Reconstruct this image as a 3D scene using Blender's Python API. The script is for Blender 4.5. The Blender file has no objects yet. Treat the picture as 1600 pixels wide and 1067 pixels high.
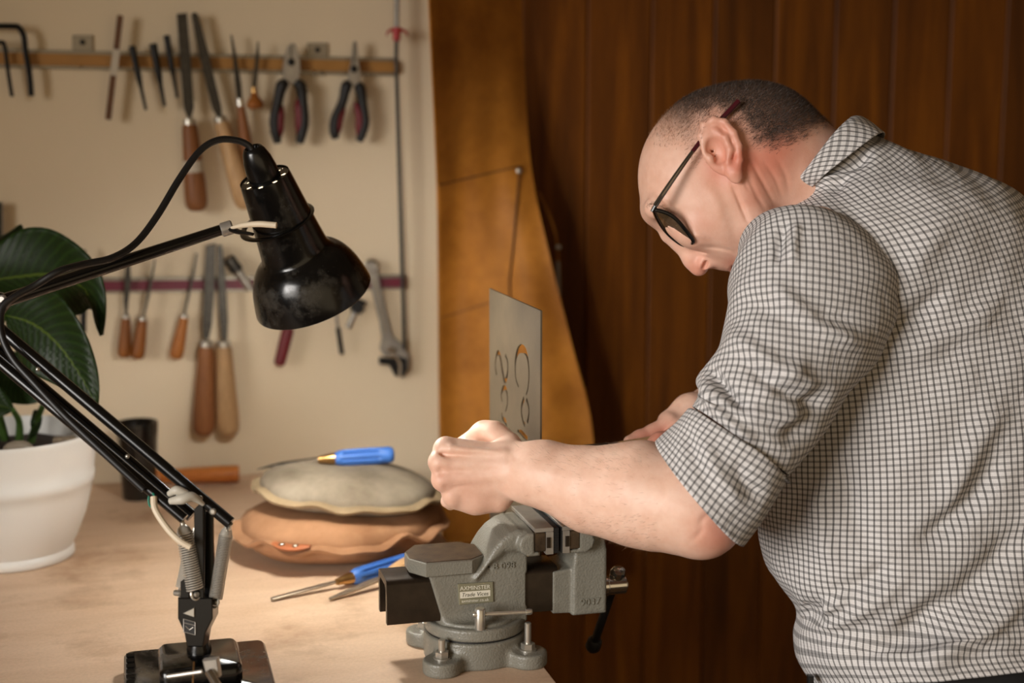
import bpy, bmesh, math, random
import numpy as np
from mathutils import Vector, Matrix
random.seed(4); RNG = np.random.default_rng(7)
SC = bpy.context.scene
COL = SC.collection

# ---------------------------------------------------------------- camera, light, exposure
F, W, H = 2222.0, 1600.0, 1067.0
CAM_Z = 1.49
PITCH = math.radians(8.41); YAW = math.radians(14.956)
_c, _s, _cp, _sp = math.cos(YAW), math.sin(YAW), math.cos(PITCH), math.sin(PITCH)
RX = np.array([_c, -_s, 0.0]); FW = np.array([_s*_cp, _c*_cp, -_sp]); UP = np.array([_s*_sp, _c*_sp, _cp])
CC = np.array([0, 0, CAM_Z])
cd = bpy.data.cameras.new('camera'); co = bpy.data.objects.new('camera', cd); COL.objects.link(co)
cd.sensor_width = 36.0; cd.lens = F/W*36.0; cd.clip_start = 0.05
co.matrix_world = Matrix(((RX[0], UP[0], -FW[0], 0), (RX[1], UP[1], -FW[1], 0), (RX[2], UP[2], -FW[2], CAM_Z), (0, 0, 0, 1)))
cd.dof.use_dof = True; cd.dof.focus_distance = 1.58; cd.dof.aperture_fstop = 2.8
SC.camera = co
SC.view_settings.view_transform = 'Standard'; SC.view_settings.look = 'None'
SC.view_settings.gamma = 1.0; SC.view_settings.use_curve_mapping = False
SC.view_settings.exposure = 0.0
wd = bpy.data.worlds.new('room_light'); SC.world = wd; wd.use_nodes = True
wd.node_tree.nodes['Background'].inputs[0].default_value = (1.0, 0.76, 0.47, 1)
wd.node_tree.nodes['Background'].inputs[1].default_value = 0.74

def area(name, loc, target, sx, sy, power, col):
    l = bpy.data.lights.new(name, 'AREA'); l.shape = 'RECTANGLE'; l.size = sx; l.size_y = sy
    l.energy = power; l.color = col
    o = bpy.data.objects.new(name, l); COL.objects.link(o); o.location = loc
    o.rotation_euler = (Vector(target)-Vector(loc)).to_track_quat('-Z', 'Y').to_euler()
    return o
key = area('window_daylight', (-2.26, -0.45, 1.70), (0.72, 1.50, 1.02), 1.5, 1.25, 12.6, (1.0, 0.96, 0.92))
key.data.spread = math.radians(54)

# ---------------------------------------------------------------- pixel helpers (plan measurements taken from the photograph)
def ray(px, py): return RX*((px-W/2)/F)+UP*(-(py-H/2)/F)+FW
def P(px, py, d): return CC+ray(px, py)*d
def onY(px, py, Y): r = ray(px, py); return CC+r*(Y/r[1])
def onZ(px, py, z): r = ray(px, py); return CC+r*((z-CAM_Z)/r[2])
def proj(pts):
    v = np.asarray(pts)-CC; d = v@FW
    return W/2+F*(v@RX)/d, H/2-F*(v@UP)/d, d
def V(*a): return np.array(a, float)
def nrm(v): v = np.asarray(v, float); return v/(np.linalg.norm(v)+1e-12)

# ---------------------------------------------------------------- materials
def lin(c):
    c = [x/255.0 for x in c]
    return tuple((x/12.92 if x <= 0.04045 else ((x+0.055)/1.055)**2.4) for x in c)+(1.0,)
class NT:
    def __init__(s, name):
        s.m = bpy.data.materials.new(name); s.m.use_nodes = True; s.t = s.m.node_tree
        s.b = s.t.nodes['Principled BSDF']
    def n(s, typ, **kw):
        nd = s.t.nodes.new(typ)
        for k, v in kw.items():
            if k.startswith('i_'): nd.inputs[k[2:]].default_value = v
            else: setattr(nd, k, v)
        return nd
    def l(s, a, b): s.t.links.new(a, b)
    def mix(s, fac, a, b, typ='MIX'):
        m = s.n('ShaderNodeMix', data_type='RGBA', blend_type=typ)
        for sock, v in ((m.inputs[0], fac), (m.inputs[6], a), (m.inputs[7], b)):
            if hasattr(v, 'links'): s.l(v, sock)
            else: sock.default_value = v
        return m.outputs[2]
    def math(s, op, a, b=0.0, c=0.0):
        m = s.n('ShaderNodeMath', operation=op)
        for i, v in enumerate((a, b, c)):
            if hasattr(v, 'links'): s.l(v, m.inputs[i])
            else: m.inputs[i].default_value = v
        return m.outputs[0]
    def ramp(s, fac, stops):
        r = s.n('ShaderNodeValToRGB'); s.l(fac, r.inputs[0])
        el = r.color_ramp.elements
        while len(el) < len(stops): el.new(0.5)
        for e, (p, c) in zip(el, stops):
            e.position = p; e.color = c if hasattr(c, '__len__') else (c, c, c, 1)
        return r.outputs[0]
    def coord(s, scale=(1, 1, 1), kind='Object', rnd=0.0):
        tc = s.n('ShaderNodeTexCoord'); mp = s.n('ShaderNodeMapping'); mp.inputs['Scale'].default_value = scale
        s.l(tc.outputs[kind], mp.inputs[0])
        if rnd:
            oi = s.n('ShaderNodeObjectInfo'); k = s.math('MULTIPLY', oi.outputs['Random'], rnd); s.l(k, mp.inputs['Location'])
        return mp.outputs[0]
    def noise(s, vec, scale, detail=4, rough=0.55, dist=0.0):
        n = s.n('ShaderNodeTexNoise'); n.inputs['Scale'].default_value = scale; n.inputs['Detail'].default_value = detail
        n.inputs['Roughness'].default_value = rough; n.inputs['Distortion'].default_value = dist
        s.l(vec, n.inputs['Vector']); return n.outputs['Fac']
    def bump(s, h, strength=0.3, dist=0.001):
        b = s.n('ShaderNodeBump'); b.inputs['Strength'].default_value = strength; b.inputs['Distance'].default_value = dist
        s.l(h, b.inputs['Height']); s.l(b.outputs[0], s.b.inputs['Normal']); return b
def M(name, col, rough=0.5, metal=0.0, var=0.0, vscale=40, bump=0.0, bscale=200, bdist=0.001, col2=None, coat=0.0, spec=None, stretch=(1, 1, 1), rnd=0.0):
    t = NT(name); b = t.b; c1 = lin(col)
    b.inputs['Roughness'].default_value = rough; b.inputs['Metallic'].default_value = metal
    b.inputs['Base Color'].default_value = c1
    if coat: b.inputs['Coat Weight'].default_value = coat; b.inputs['Coat Roughness'].default_value = 0.1
    if spec is not None: b.inputs['Specular IOR Level'].default_value = spec
    vec = None
    if var or col2:
        vec = t.coord(stretch, rnd=rnd)
        f = t.noise(vec, vscale)
        c2 = lin(col2) if col2 else tuple(x*(1-var) for x in c1[:3])+(1,)
        f = t.ramp(f, [(0.35, 0.0), (0.68, 1.0)])
        t.l(t.mix(f, c1, c2), b.inputs['Base Color'])
    if bump:
        vec2 = t.coord((1, 1, 1)); t.bump(t.noise(vec2, bscale, 3), bump, bdist)
    return t.m

# ---------------------------------------------------------------- mesh helpers (all vertices in world coordinates)
WORLD = {}
def link(o, parent=None, base=None):
    COL.objects.link(o)
    b = np.zeros(3) if base is None else np.asarray(base, float)
    if parent is not None:
        o.parent = parent; o.location = tuple(b-WORLD[parent.name])
    else: o.location = tuple(b)
    WORLD[o.name] = b
    return o
def thing(name, label, cat, base, group=None):
    o = bpy.data.objects.new(name, None); o.empty_display_size = 0.02; link(o, None, base)
    return tag(o, label, cat, group)
def tag(o, label=None, cat=None, group=None, kind=None):
    if label: o['label'] = label
    if cat: o['category'] = cat
    if group: o['group'] = group
    if kind: o['kind'] = kind
    return o
def mesh(name, verts, faces, mat, parent=None, smooth=True, auto=None, uv=None, label=None):
    me = bpy.data.meshes.new(name)
    verts = np.asarray(verts, float)
    base = None
    if parent is None: base = verts.mean(0); base[2] = verts[:, 2].min(); verts = verts-base
    me.from_pydata([tuple(v) for v in verts], [], [tuple(int(i) for i in f) for f in faces]); me.update()
    if smooth: me.polygons.foreach_set('use_smooth', [True]*len(me.polygons))
    if uv is not None:
        ul = me.uv_layers.new(name='UVMap'); li = np.zeros(len(me.loops), int); me.loops.foreach_get('vertex_index', li)
        ul.data.foreach_set('uv', np.asarray(uv, float)[li].ravel())
    if mat: me.materials.append(mat)
    if auto is not None: me.set_sharp_from_angle(angle=math.radians(auto))
    o = bpy.data.objects.new(name, me); link(o, parent, base)
    if label: o['label'] = label
    return o
class MB:
    def __init__(s): s.v = []; s.f = []
    def add(s, v, f):
        k = len(s.v); s.v += [tuple(x) for x in v]; s.f += [tuple(i+k for i in q) for q in f]; return s
    def build(s, name, mat, parent=None, smooth=True, auto=35, label=None): return mesh(name, s.v, s.f, mat, parent, smooth, auto, label=label)
def frame(axis, ref=(0, 0, 1)):
    a = nrm(axis); r = np.asarray(ref, float)
    if abs(a@nrm(r)) > 0.98: r = V(1, 0, 0) if abs(a[0]) < 0.9 else V(0, 1, 0)
    x = nrm(np.cross(r, a)); y = np.cross(a, x); return x, y, a
def g_lathe(p0, axis, prof, n=28, ref=(0, 0, 1), squash=1.0, caps=True):
    """prof: list of (s, r) along the axis from p0."""
    x, y, a = frame(axis, ref); p0 = np.asarray(p0, float); v = []; f = []
    m = len(prof)
    for s, r in prof:
        for k in range(n):
            t = 2*math.pi*k/n; v.append(p0+a*s+x*(r*math.cos(t))+y*(r*math.sin(t)*squash))
    for i in range(m-1):
        for k in range(n):
            k2 = (k+1) % n; f.append((i*n+k, i*n+k2, (i+1)*n+k2, (i+1)*n+k))
    if caps:
        f.append(tuple(range(n-1, -1, -1))); f.append(tuple(range((m-1)*n, m*n)))
    return v, f
def g_rod(a, b, r, r2=None, n=16, bev=0.0):
    a = np.asarray(a, float); b = np.asarray(b, float); L = np.linalg.norm(b-a); r2 = r if r2 is None else r2
    if bev: pr = [(0, r-bev), (bev, r), (L-bev, r2), (L, r2-bev)]
    else: pr = [(0, r), (L, r2)]
    return g_lathe(a, b-a, pr, n)
def g_ball(c, r, n=16, sq=(1, 1, 1)):
    v = []; f = []; m = n//2
    for i in range(1, m):
        for k in range(n):
            p = math.pi*i/m; t = 2*math.pi*k/n
            v.append(np.asarray(c)+r*V(math.sin(p)*math.cos(t)*sq[0], math.sin(p)*math.sin(t)*sq[1], math.cos(p)*sq[2]))
    tp = len(v); v.append(np.asarray(c)+V(0, 0, r*sq[2])); v.append(np.asarray(c)-V(0, 0, r*sq[2]))
    for i in range(m-2):
        for k in range(n):
            k2 = (k+1) % n; f.append((i*n+k, (i+1)*n+k, (i+1)*n+k2, i*n+k2))
    for k in range(n):
        k2 = (k+1) % n; f.append((tp, k, k2)); f.append((tp+1, (m-2)*n+k2, (m-2)*n+k))
    return v, f
def catmull(pts, n):
    pts = np.asarray(pts, float); m = len(pts)
    if m < 3: return np.array([pts[0]+(pts[-1]-pts[0])*t for t in np.linspace(0, 1, n)])
    e = np.vstack([2*pts[0]-pts[1], pts, 2*pts[-1]-pts[-2]]); out = []
    for t in np.linspace(0, m-1, n):
        i = min(int(t), m-2); u = t-i; a, b, c, d = e[i:i+4]
        out.append(0.5*((2*b)+(-a+c)*u+(2*a-5*b+4*c-d)*u*u+(-a+3*b-3*c+d)*u**3))
    return np.array(out)
def g_tube(pts, r, n=12, steps=None, squash=1.0, closed=False, ref=(0, 0, 1)):
    pts = np.asarray(pts, float)
    if steps: pts = catmull(np.vstack([pts, pts[:1]]), steps+1)[:-1] if closed else catmull(pts, steps)
    m = len(pts); rr = np.interp(np.linspace(0, 1, m), np.linspace(0, 1, len(r)), r) if hasattr(r, '__len__') else np.full(m, r)
    v = []; f = []
    if closed: T = np.roll(pts, -1, 0)-np.roll(pts, 1, 0)
    else: T = np.gradient(pts, axis=0)
    x, y, a = frame(T[0], ref)
    for i in range(m):
        a = nrm(T[i]); x = nrm(x-a*(x@a)); y = np.cross(a, x)
        for k in range(n):
            t = 2*math.pi*k/n; v.append(pts[i]+x*(rr[i]*math.cos(t))+y*(rr[i]*squash*math.sin(t)))
    for i in range(m if closed else m-1):
        j = (i+1) % m
        for k in range(n):
            k2 = (k+1) % n; f.append((i*n+k, i*n+k2, j*n+k2, j*n+k))
    if not closed: f.append(tuple(range(n-1, -1, -1))); f.append(tuple(range((m-1)*n, m*n)))
    return v, f
def g_prism(poly, ax, ay, az, org, h, bev=0.0):
    """polygon (2-D, ccw) in plane ax, ay at org, extruded by h along az, edges of the far face chamfered by bev."""
    poly = np.asarray(poly, float); n = len(poly); org = np.asarray(org, float)
    area2 = sum(poly[i][0]*poly[(i+1) % n][1]-poly[(i+1) % n][0]*poly[i][1] for i in range(n))
    if area2 < 0: poly = poly[::-1]
    def ring(p, z): return [org+ax*q[0]+ay*q[1]+az*z for q in p]
    rings = []
    if bev:
        d = []
        for i in range(n):
            a, b, c = poly[i-1], poly[i], poly[(i+1) % n]; e1 = (b-a)/(np.linalg.norm(b-a)+1e-9); e2 = (c-b)/(np.linalg.norm(c-b)+1e-9)
            n1 = V(-e1[1], e1[0]); n2 = V(-e2[1], e2[0]); m = n1+n2; k = 1+n1@n2; d.append(m/max(k, 0.35))
        ins = poly+np.array(d)*bev
        rings = [ring(ins, 0), ring(poly, bev), ring(poly, h-bev), ring(ins, h)]
    else: rings = [ring(poly, 0), ring(poly, h)]
    v = [p for r in rings for p in r]; f = []
    for i in range(len(rings)-1):
        for k in range(n):
            k2 = (k+1) % n; f.append((i*n+k, i*n+k2, (i+1)*n+k2, (i+1)*n+k))
    f.append(tuple(range(n-1, -1, -1))); f.append(tuple(range((len(rings)-1)*n, len(rings)*n)))
    return v, f
EX, EY, EZ = V(1, 0, 0), V(0, 1, 0), V(0, 0, 1)
def g_box(lo, hi, bev=0.0):
    lo = np.asarray(lo, float); hi = np.asarray(hi, float)
    return g_prism([(lo[0], lo[1]), (hi[0], lo[1]), (hi[0], hi[1]), (lo[0], hi[1])], EX, EY, EZ, (0, 0, lo[2]), hi[2]-lo[2], bev)
def g_obox(c, ax, ay, az, hx, hy, hz, bev=0.0):
    return g_prism([(-hx, -hy), (hx, -hy), (hx, hy), (-hx, hy)], ax, ay, az, np.asarray(c)-az*hz, 2*hz, bev)
def g_bar(a, b, w, t, ref=(0, 0, 1), bev=0.0):
    """rectangular bar from a to b: width w across ref, thickness t."""
    a = np.asarray(a, float); b = np.asarray(b, float); x, y, z = frame(b-a, ref)
    return g_prism([(-w/2, -t/2), (w/2, -t/2), (w/2, t/2), (-w/2, t/2)], x, y, z, a, np.linalg.norm(b-a), bev)
def part(name, geo, mat, parent, auto=35, smooth=True, label=None):
    return mesh(name, geo[0], geo[1], mat, parent, smooth, auto, label=label)
def g_spring(a, b, r, wire, turns, n=7, per=14):
    a = np.asarray(a, float); b = np.asarray(b, float); x, y, z = frame(b-a); L = np.linalg.norm(b-a); m = turns*per
    pts = [a+z*(L*i/m)+x*(r*math.cos(2*math.pi*i/per))+y*(r*math.sin(2*math.pi*i/per)) for i in range(m+1)]
    return g_tube(pts, wire, n)
def text_geo(body, size, ax, ay, az, org, depth, align='CENTER', sx=1.0):
    cu = bpy.data.curves.new('lettering', 'FONT'); cu.body = body; cu.size = size; cu.align_x = align; cu.align_y = 'CENTER'; cu.extrude = depth/2; cu.resolution_u = 3
    o = bpy.data.objects.new('lettering', cu); COL.objects.link(o); bpy.context.view_layer.update()
    dg = bpy.context.evaluated_depsgraph_get(); me = o.evaluated_get(dg).to_mesh()
    v = [np.asarray(org)+ax*(p.co.x*sx)+ay*p.co.y+az*p.co.z for p in me.vertices]; f = [tuple(q.vertices) for q in me.polygons]
    o.evaluated_get(dg).to_mesh_clear(); bpy.data.objects.remove(o); bpy.data.curves.remove(cu)
    return v, f

# ---------------------------------------------------------------- implicit surfaces for cast metal and bodies
def surface_nets(D, org, h):
    ins = D < 0
    c = [D[i:D.shape[0]-1+i, j:D.shape[1]-1+j, k:D.shape[2]-1+k] for i in (0, 1) for j in (0, 1) for k in (0, 1)]
    cnt = np.zeros(c[0].shape, np.int8)
    for a in c: cnt += (a < 0)
    mask = (cnt > 0) & (cnt < 8); idx = np.full(mask.shape, -1, np.int64); idx[mask] = np.arange(mask.sum())
    vals = np.stack([a[mask] for a in c], 1); off = np.array([(i, j, k) for i in (0, 1) for j in (0, 1) for k in (0, 1)], float)
    acc = np.zeros((len(vals), 3)); num = np.zeros(len(vals))
    for p in range(8):
        for q in range(p+1, 8):
            if abs(off[p]-off[q]).sum() == 1:
                a, b = vals[:, p], vals[:, q]; x = (a < 0) != (b < 0)
                t = np.where(x, a/np.where(x, a-b, 1), 0); acc += np.where(x[:, None], off[p]+(off[q]-off[p])*t[:, None], 0); num += x
    v = (np.argwhere(mask)+acc/num[:, None])*h+org; faces = []
    for ax in range(3):
        o1, o2 = [(1, 2), (2, 0), (0, 1)][ax]
        sl = [slice(1, -1)]*3; sl[ax] = slice(0, -1); s2 = list(sl); s2[ax] = slice(1, None)
        a = ins[tuple(sl)]; b = ins[tuple(s2)]
        for flip, e in ((False, a & ~b), (True, ~a & b)):
            ijk = np.argwhere(e)
            if not len(ijk): continue
            base = ijk.copy(); base[:, o1] += 1; base[:, o2] += 1
            def cell(d1, d2):
                q = base.copy(); q[:, o1] += d1; q[:, o2] += d2; return idx[q[:, 0], q[:, 1], q[:, 2]]
            quad = np.stack([cell(-1, -1), cell(0, -1), cell(0, 0), cell(-1, 0)], 1)
            faces.append(quad[:, ::-1] if flip else quad)
    return v, np.vstack(faces)
class SDF:
    """smooth blend of rounded solids, sampled on a grid and meshed as one continuous surface."""
    def __init__(s, lo, hi, h):
        s.h = h; s.lo = np.asarray(lo, float); n = np.ceil((np.asarray(hi)-s.lo)/h).astype(int)+1
        s.ax = [s.lo[i]+h*np.arange(n[i]) for i in range(3)]; s.D = np.full(n, 0.5, np.float32)
    def put(s, fn, lo, hi, k=0.0, mode='u'):
        m = k+4*s.h; sl = tuple(slice(max(0, int((lo[i]-m-s.lo[i])/s.h)), max(0, int((hi[i]+m-s.lo[i])/s.h)+2)) for i in range(3))
        X, Y, Z = (s.ax[0][sl[0]][:, None, None], s.ax[1][sl[1]][None, :, None], s.ax[2][sl[2]][None, None, :])
        if not (X.size and Y.size and Z.size): return
        d = fn(X, Y, Z); a = s.D[sl]
        if mode == 'u':
            r = np.minimum(a, d)
            if k: q = np.maximum(k-np.abs(a-d), 0)/k; r = r-q*q*k/4
        elif mode == 's':
            d = -d; r = np.maximum(a, d)
            if k: q = np.maximum(k-np.abs(a-d), 0)/k; r = r+q*q*k/4
        s.D[sl] = r
    def cap(s, a, b, ra, rb=None, k=0.01, mode='u'):
        a = np.asarray(a, float); b = np.asarray(b, float); rb = ra if rb is None else rb; ab = b-a; L = max(ab@ab, 1e-12)
        def fn(X, Y, Z):
            x, y, z = X-a[0], Y-a[1], Z-a[2]; t = np.clip((x*ab[0]+y*ab[1]+z*ab[2])/L, 0, 1)
            return np.sqrt((x-ab[0]*t)**2+(y-ab[1]*t)**2+(z-ab[2]*t)**2)-(ra+(rb-ra)*t)
        R = max(ra, rb); s.put(fn, np.minimum(a, b)-R, np.maximum(a, b)+R, k, mode)
    def chain(s, pts, rs, k=0.01, mode='u'):
        for i in range(len(pts)-1): s.cap(pts[i], pts[i+1], rs[i], rs[i+1], k, mode)
    def ell(s, c, axes, r, k=0.01, mode='u'):
        c = np.asarray(c, float); A = [nrm(a) for a in axes]
        def fn(X, Y, Z):
            x, y, z = X-c[0], Y-c[1], Z-c[2]; q = [(x*a[0]+y*a[1]+z*a[2]) for a in A]
            k0 = np.sqrt(sum((q[i]/r[i])**2 for i in range(3))); k1 = np.sqrt(sum((q[i]/r[i]**2)**2 for i in range(3)))+1e-9
            return k0*(k0-1)/k1
        R = max(r); s.put(fn, c-R, c+R, k, mode)
    def box(s, c, axes, hx, rad=0.003, k=0.006, mode='u'):
        c = np.asarray(c, float); A = [nrm(a) for a in axes]
        def fn(X, Y, Z):
            x, y, z = X-c[0], Y-c[1], Z-c[2]; q = [np.abs(x*a[0]+y*a[1]+z*a[2])-(h-rad) for a, h in zip(A, hx)]
            return np.sqrt(sum(np.maximum(t, 0)**2 for t in q))+np.minimum(np.maximum(np.maximum(q[0], q[1]), q[2]), 0)-rad
        R = np.linalg.norm(hx); s.put(fn, c-R, c+R, k, mode)
    def cyl(s, p, axis, r, h0, h1, rad=0.003, k=0.006, mode='u'):
        p = np.asarray(p, float); a = nrm(axis)
        def fn(X, Y, Z):
            x, y, z = X-p[0], Y-p[1], Z-p[2]; t = x*a[0]+y*a[1]+z*a[2]
            rr = np.sqrt(np.maximum(x*x+y*y+z*z-t*t, 0)); q0 = rr-(r-rad); q1 = np.abs(t-(h0+h1)/2)-((h1-h0)/2-rad)
            return np.sqrt(np.maximum(q0, 0)**2+np.maximum(q1, 0)**2)+np.minimum(np.maximum(q0, q1), 0)-rad
        c = p+a*(h0+h1)/2; R = math.hypot(r, (h1-h0)/2); s.put(fn, c-R, c+R, k, mode)
    def poly(s, pts, y0, y1, rad=0.003, k=0.006, mode='u'):
        """polygon in the X-Z plane, extruded from y0 to y1."""
        pts = np.asarray(pts, float); n = len(pts)
        def fn(X, Y, Z):
            X2 = X[:, :, 0]; Z2 = Z[:, 0, :]; x = X2; z = Z2
            d = np.full((X.shape[0], Z.shape[2]), 1e9); sg = np.ones_like(d)
            for i in range(n):
                a = pts[i]; b = pts[i-1]; e = b-a; wx = x-a[0]; wz = z-a[1]
                t = np.clip((wx*e[0]+wz*e[1])/(e@e), 0, 1); bx = wx-e[0]*t; bz = wz-e[1]*t; d = np.minimum(d, bx*bx+bz*bz)
                c1 = z >= a[1]+0*x; c2 = z < b[1]+0*x; c3 = e[0]*wz > e[1]*wx
                fl = (c1 & c2 & c3) | (~c1 & ~c2 & ~c3); sg = np.where(fl, -sg, sg)
            d2 = (sg*np.sqrt(d)+rad)[:, None, :]; q = np.abs(Y-(y0+y1)/2)-((y1-y0)/2-rad)
            return np.sqrt(np.maximum(d2, 0)**2+np.maximum(q, 0)**2)+np.minimum(np.maximum(d2, q), 0)-rad
        lo = V(pts[:, 0].min(), y0, pts[:, 1].min()); hi = V(pts[:, 0].max(), y1, pts[:, 1].max()); s.put(fn, lo, hi, k, mode)
    def mesh(s): return surface_nets(s.D, s.lo, s.h)

# ================================================================ the setting
YW = 2.45            # face of the back wall
BZ = 0.90            # bench top
BXR = 0.426          # right edge of the bench
def plaster():
    t = NT('plaster_cream'); vec = t.coord()
    n = t.noise(vec, 1.6, 5); t.l(t.mix(n, lin((230, 214, 186)), lin((222, 204, 174))), t.b.inputs['Base Color'])
    t.b.inputs['Roughness'].default_value = 0.9; t.bump(t.noise(vec, 160, 3), 0.12, 0.001); return t.m
def wood(name, c1, c2, c3, stretch, scale, rough=0.45, rnd=7.0, ring=True):
    t = NT(name); vec = t.coord(stretch, rnd=rnd)
    n1 = t.noise(vec, scale, 6, 0.6, 0.6); n2 = t.noise(vec, scale*9, 4, 0.7)
    col = t.ramp(n1, [(0.30, lin(c1)), (0.52, lin(c2)), (0.72, lin(c3))])
    dark = t.ramp(n2, [(0.40, 0.72), (0.62, 1.0)])
    col = t.mix(0.55, col, dark, 'MULTIPLY')
    oi = t.n('ShaderNodeObjectInfo'); k = t.math('MULTIPLY_ADD', oi.outputs['Random'], 0.35, 0.80)
    kk = t.n('ShaderNodeCombineColor'); [t.l(k, kk.inputs[i]) for i in range(3)]
    t.l(t.mix(1.0, col, kk.outputs[0], 'MULTIPLY'), t.b.inputs['Base Color']); t.b.inputs['Specular IOR Level'].default_value = 0.22
    t.b.inputs['Roughness'].default_value = rough; t.bump(n2, 0.12, 0.0006); return t.m
M_PLASTER = plaster()
M_PLANK = wood('stained_pine', (76, 38, 2), (102, 55, 4), (130, 74, 8), (9, 9, 0.55), 3.0, 0.6)
M_FLOOR = wood('floor_boards', (70, 52, 36), (92, 68, 46), (110, 84, 58), (6, 0.5, 6), 3.0, 0.5)
M_WHITE = M('white_gloss_paint', (225, 222, 214), 0.35)
def bench_mat():
    t = NT('bench_birch_ply'); vec = t.coord((1.2, 6, 6)); v2 = t.coord()
    n = t.noise(vec, 3.2, 6, 0.6, 0.8); col = t.ramp(n, [(0.3, lin((204, 172, 142))), (0.7, lin((220, 192, 164)))])
    f = t.noise(v2, 240, 3, 0.7); col = t.mix(0.35, col, t.ramp(f, [(0.35, 0.72), (0.6, 1.0)]), 'MULTIPLY')
    st = t.noise(v2, 6.5, 5, 0.65); col = t.mix(t.ramp(st, [(0.52, 0.0), (0.74, 0.7)]), col, lin((132, 92, 56)))
    # the worn, oil-darkened patch at the back left of the top
    sx = t.n('ShaderNodeSeparateXYZ'); t.l(v2, sx.inputs[0])
    t.l(col, t.b.inputs['Base Color']); t.b.inputs['Roughness'].default_value = 0.62
    t.bump(t.noise(vec, 90, 3), 0.08, 0.0006); return t.m
M_BENCH = bench_mat()
M_PLYEDGE = wood('ply_edge', (150, 110, 70), (190, 150, 104), (170, 128, 84), (0.6, 0.6, 60), 3.0, 0.6, 0)

def struct(name, geo, mat, parent=None, auto=35):
    o = part(name, geo, mat, parent, auto)
    if parent is None: o['kind'] = 'structure'
    return o
XL = -2.30
struct('floor', g_box((XL-0.1, -3.2, -0.05), (3.3, YW+0.1, 0.0)), M_FLOOR)
struct('ceiling', g_box((XL-0.1, -3.2, 2.45), (3.3, YW+0.1, 2.50)), M('ceiling_paint', (196, 186, 168), 0.9))  # unseen; added to keep world light off the upper walls
struct('wall_back', g_box((XL-0.1, YW, 0.0), (0.560, YW+0.10, 2.45)), M_PLASTER)
struct('wall_side', g_box((3.3, -3.2, 0.0), (3.4, YW+0.1, 2.45)), M_PLASTER)  # out of view; added to block world fill from the right
# left wall with the window that lights the room
mb = MB()
for lo, hi in (((XL-0.1, -3.2, 0), (XL, -1.25, 2.45)), ((XL-0.1, 0.35, 0), (XL, YW, 2.45)), ((XL-0.1, -1.25, 0), (XL, 0.35, 1.0)), ((XL-0.1, -1.25, 2.35), (XL, 0.35, 2.45))):
    mb.add(*g_box(lo, hi))
o = mb.build('wall_left', M_PLASTER); o['kind'] = 'structure'
wn = MB()
for lo, hi in (((XL-0.07, -1.25, 1.0), (XL-0.01, -1.19, 2.35)), ((XL-0.07, 0.29, 1.0), (XL-0.01, 0.35, 2.35)), ((XL-0.07, -1.19, 1.0), (XL-0.01, 0.29, 1.06)), ((XL-0.07, -1.19, 2.29), (XL-0.01, 0.29, 2.35))):
    wn.add(*g_box(lo, hi, 0.006))
win = wn.build('window_1', M_WHITE); win['kind'] = 'structure'
part('window_sill', g_box((XL-0.02, -1.30, 0.965), (XL+0.10, 0.40, 0.998), 0.006), M_WHITE, win)
# panelled part of the back wall: a dark backing and single V-jointed boards
pan = struct('wall_right', g_box((0.560, YW+0.012, 0.0), (3.3, YW+0.10, 2.45)), M('panel_backing', (30, 18, 8), 0.8))
pitch_ = 0.1207
k = 0
for i in range(-2, 21):
    x0 = 0.7935+pitch_*i; x1 = x0+pitch_
    if i == -2: x0 = 0.5605
    w = 0.003; b = 0.0028; t_ = 0.013
    poly = [(x0+w*0.3, YW+t_), (x0+w*0.3, YW+b), (x0+w*0.3+b, YW), (x1-w*0.3-b, YW), (x1-w*0.3, YW+b), (x1-w*0.3, YW+t_)]
    part('plank', g_prism(poly, EX, EY, EZ, (0, 0, 0.002), 2.446), M_PLANK, pan, 20)

# ================================================================ workbench
wb = thing('workbench', 'pale plywood workbench with a worn, stained top', 'workbench', (-0.55, 1.85, 0))
part('bench_top', g_box((-1.62, 1.22, BZ-0.042), (BXR, YW-0.002, BZ), 0.002), M_BENCH, wb)
part('front_rail', g_box((-1.56, 1.27, 0.74), (BXR-0.05, 1.30, BZ-0.043), 0.002), M_PLYEDGE, wb)
for x in (-1.52, BXR-0.13):
    for y in (1.305, 2.33): part('leg', g_box((x, y, 0.0), (x+0.07, y+0.07, BZ-0.043), 0.004), M_PLYEDGE, wb)

# ================================================================ shared materials
M_STEEL = M('bare_steel', (168, 162, 153), 0.36, 0.55, 0.25, 60, 0.05, 300)
M_CHROME = M('chrome_plate', (205, 203, 198), 0.16, 1.0)
M_ZINC = M('zinc_plated', (198, 194, 184), 0.28, 0.8, 0.12, 90)
M_DARKSTEEL = M('file_steel', (74, 70, 64), 0.42, 0.75, 0.35, 120, 0.25, 900, 0.0004)
M_BLACKTOOL = M('black_oxide_steel', (26, 25, 24), 0.45, 0.4, 0.2, 60)
M_HAND_PALE = wood('ash_handle', (176, 138, 96), (198, 160, 116), (212, 178, 134), (6, 6, 0.8), 5, 0.45, 3)
M_HAND_BROWN = wood('beech_handle', (128, 80, 48), (150, 98, 60), (166, 112, 72), (6, 6, 0.8), 5, 0.42, 3)
M_HAND_ORANGE = wood('oiled_handle', (134, 78, 34), (160, 98, 46), (178, 114, 58), (6, 6, 0.8), 5, 0.38, 3)
M_BRASS = M('brass_ferrule', (190, 150, 96), 0.28, 1.0, 0.15, 60)
M_BLACKGRIP = M('black_rubber_grip', (20, 19, 19), 0.55)
M_REDGRIP = M('dark_red_grip', (104, 14, 26), 0.5)
M_RED = M('red_plastic', (168, 26, 30), 0.4)
M_MAROON = M('maroon_strip', (108, 18, 46), 0.5)
M_TAN = M('tan_magnet_strip', (166, 118, 56), 0.55, 0, 0.1, 30)
M_ALU = M('grey_aluminium', (150, 142, 128), 0.4, 0.7)
M_PAPER = M('paper_label', (196, 186, 168), 0.7)

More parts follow.
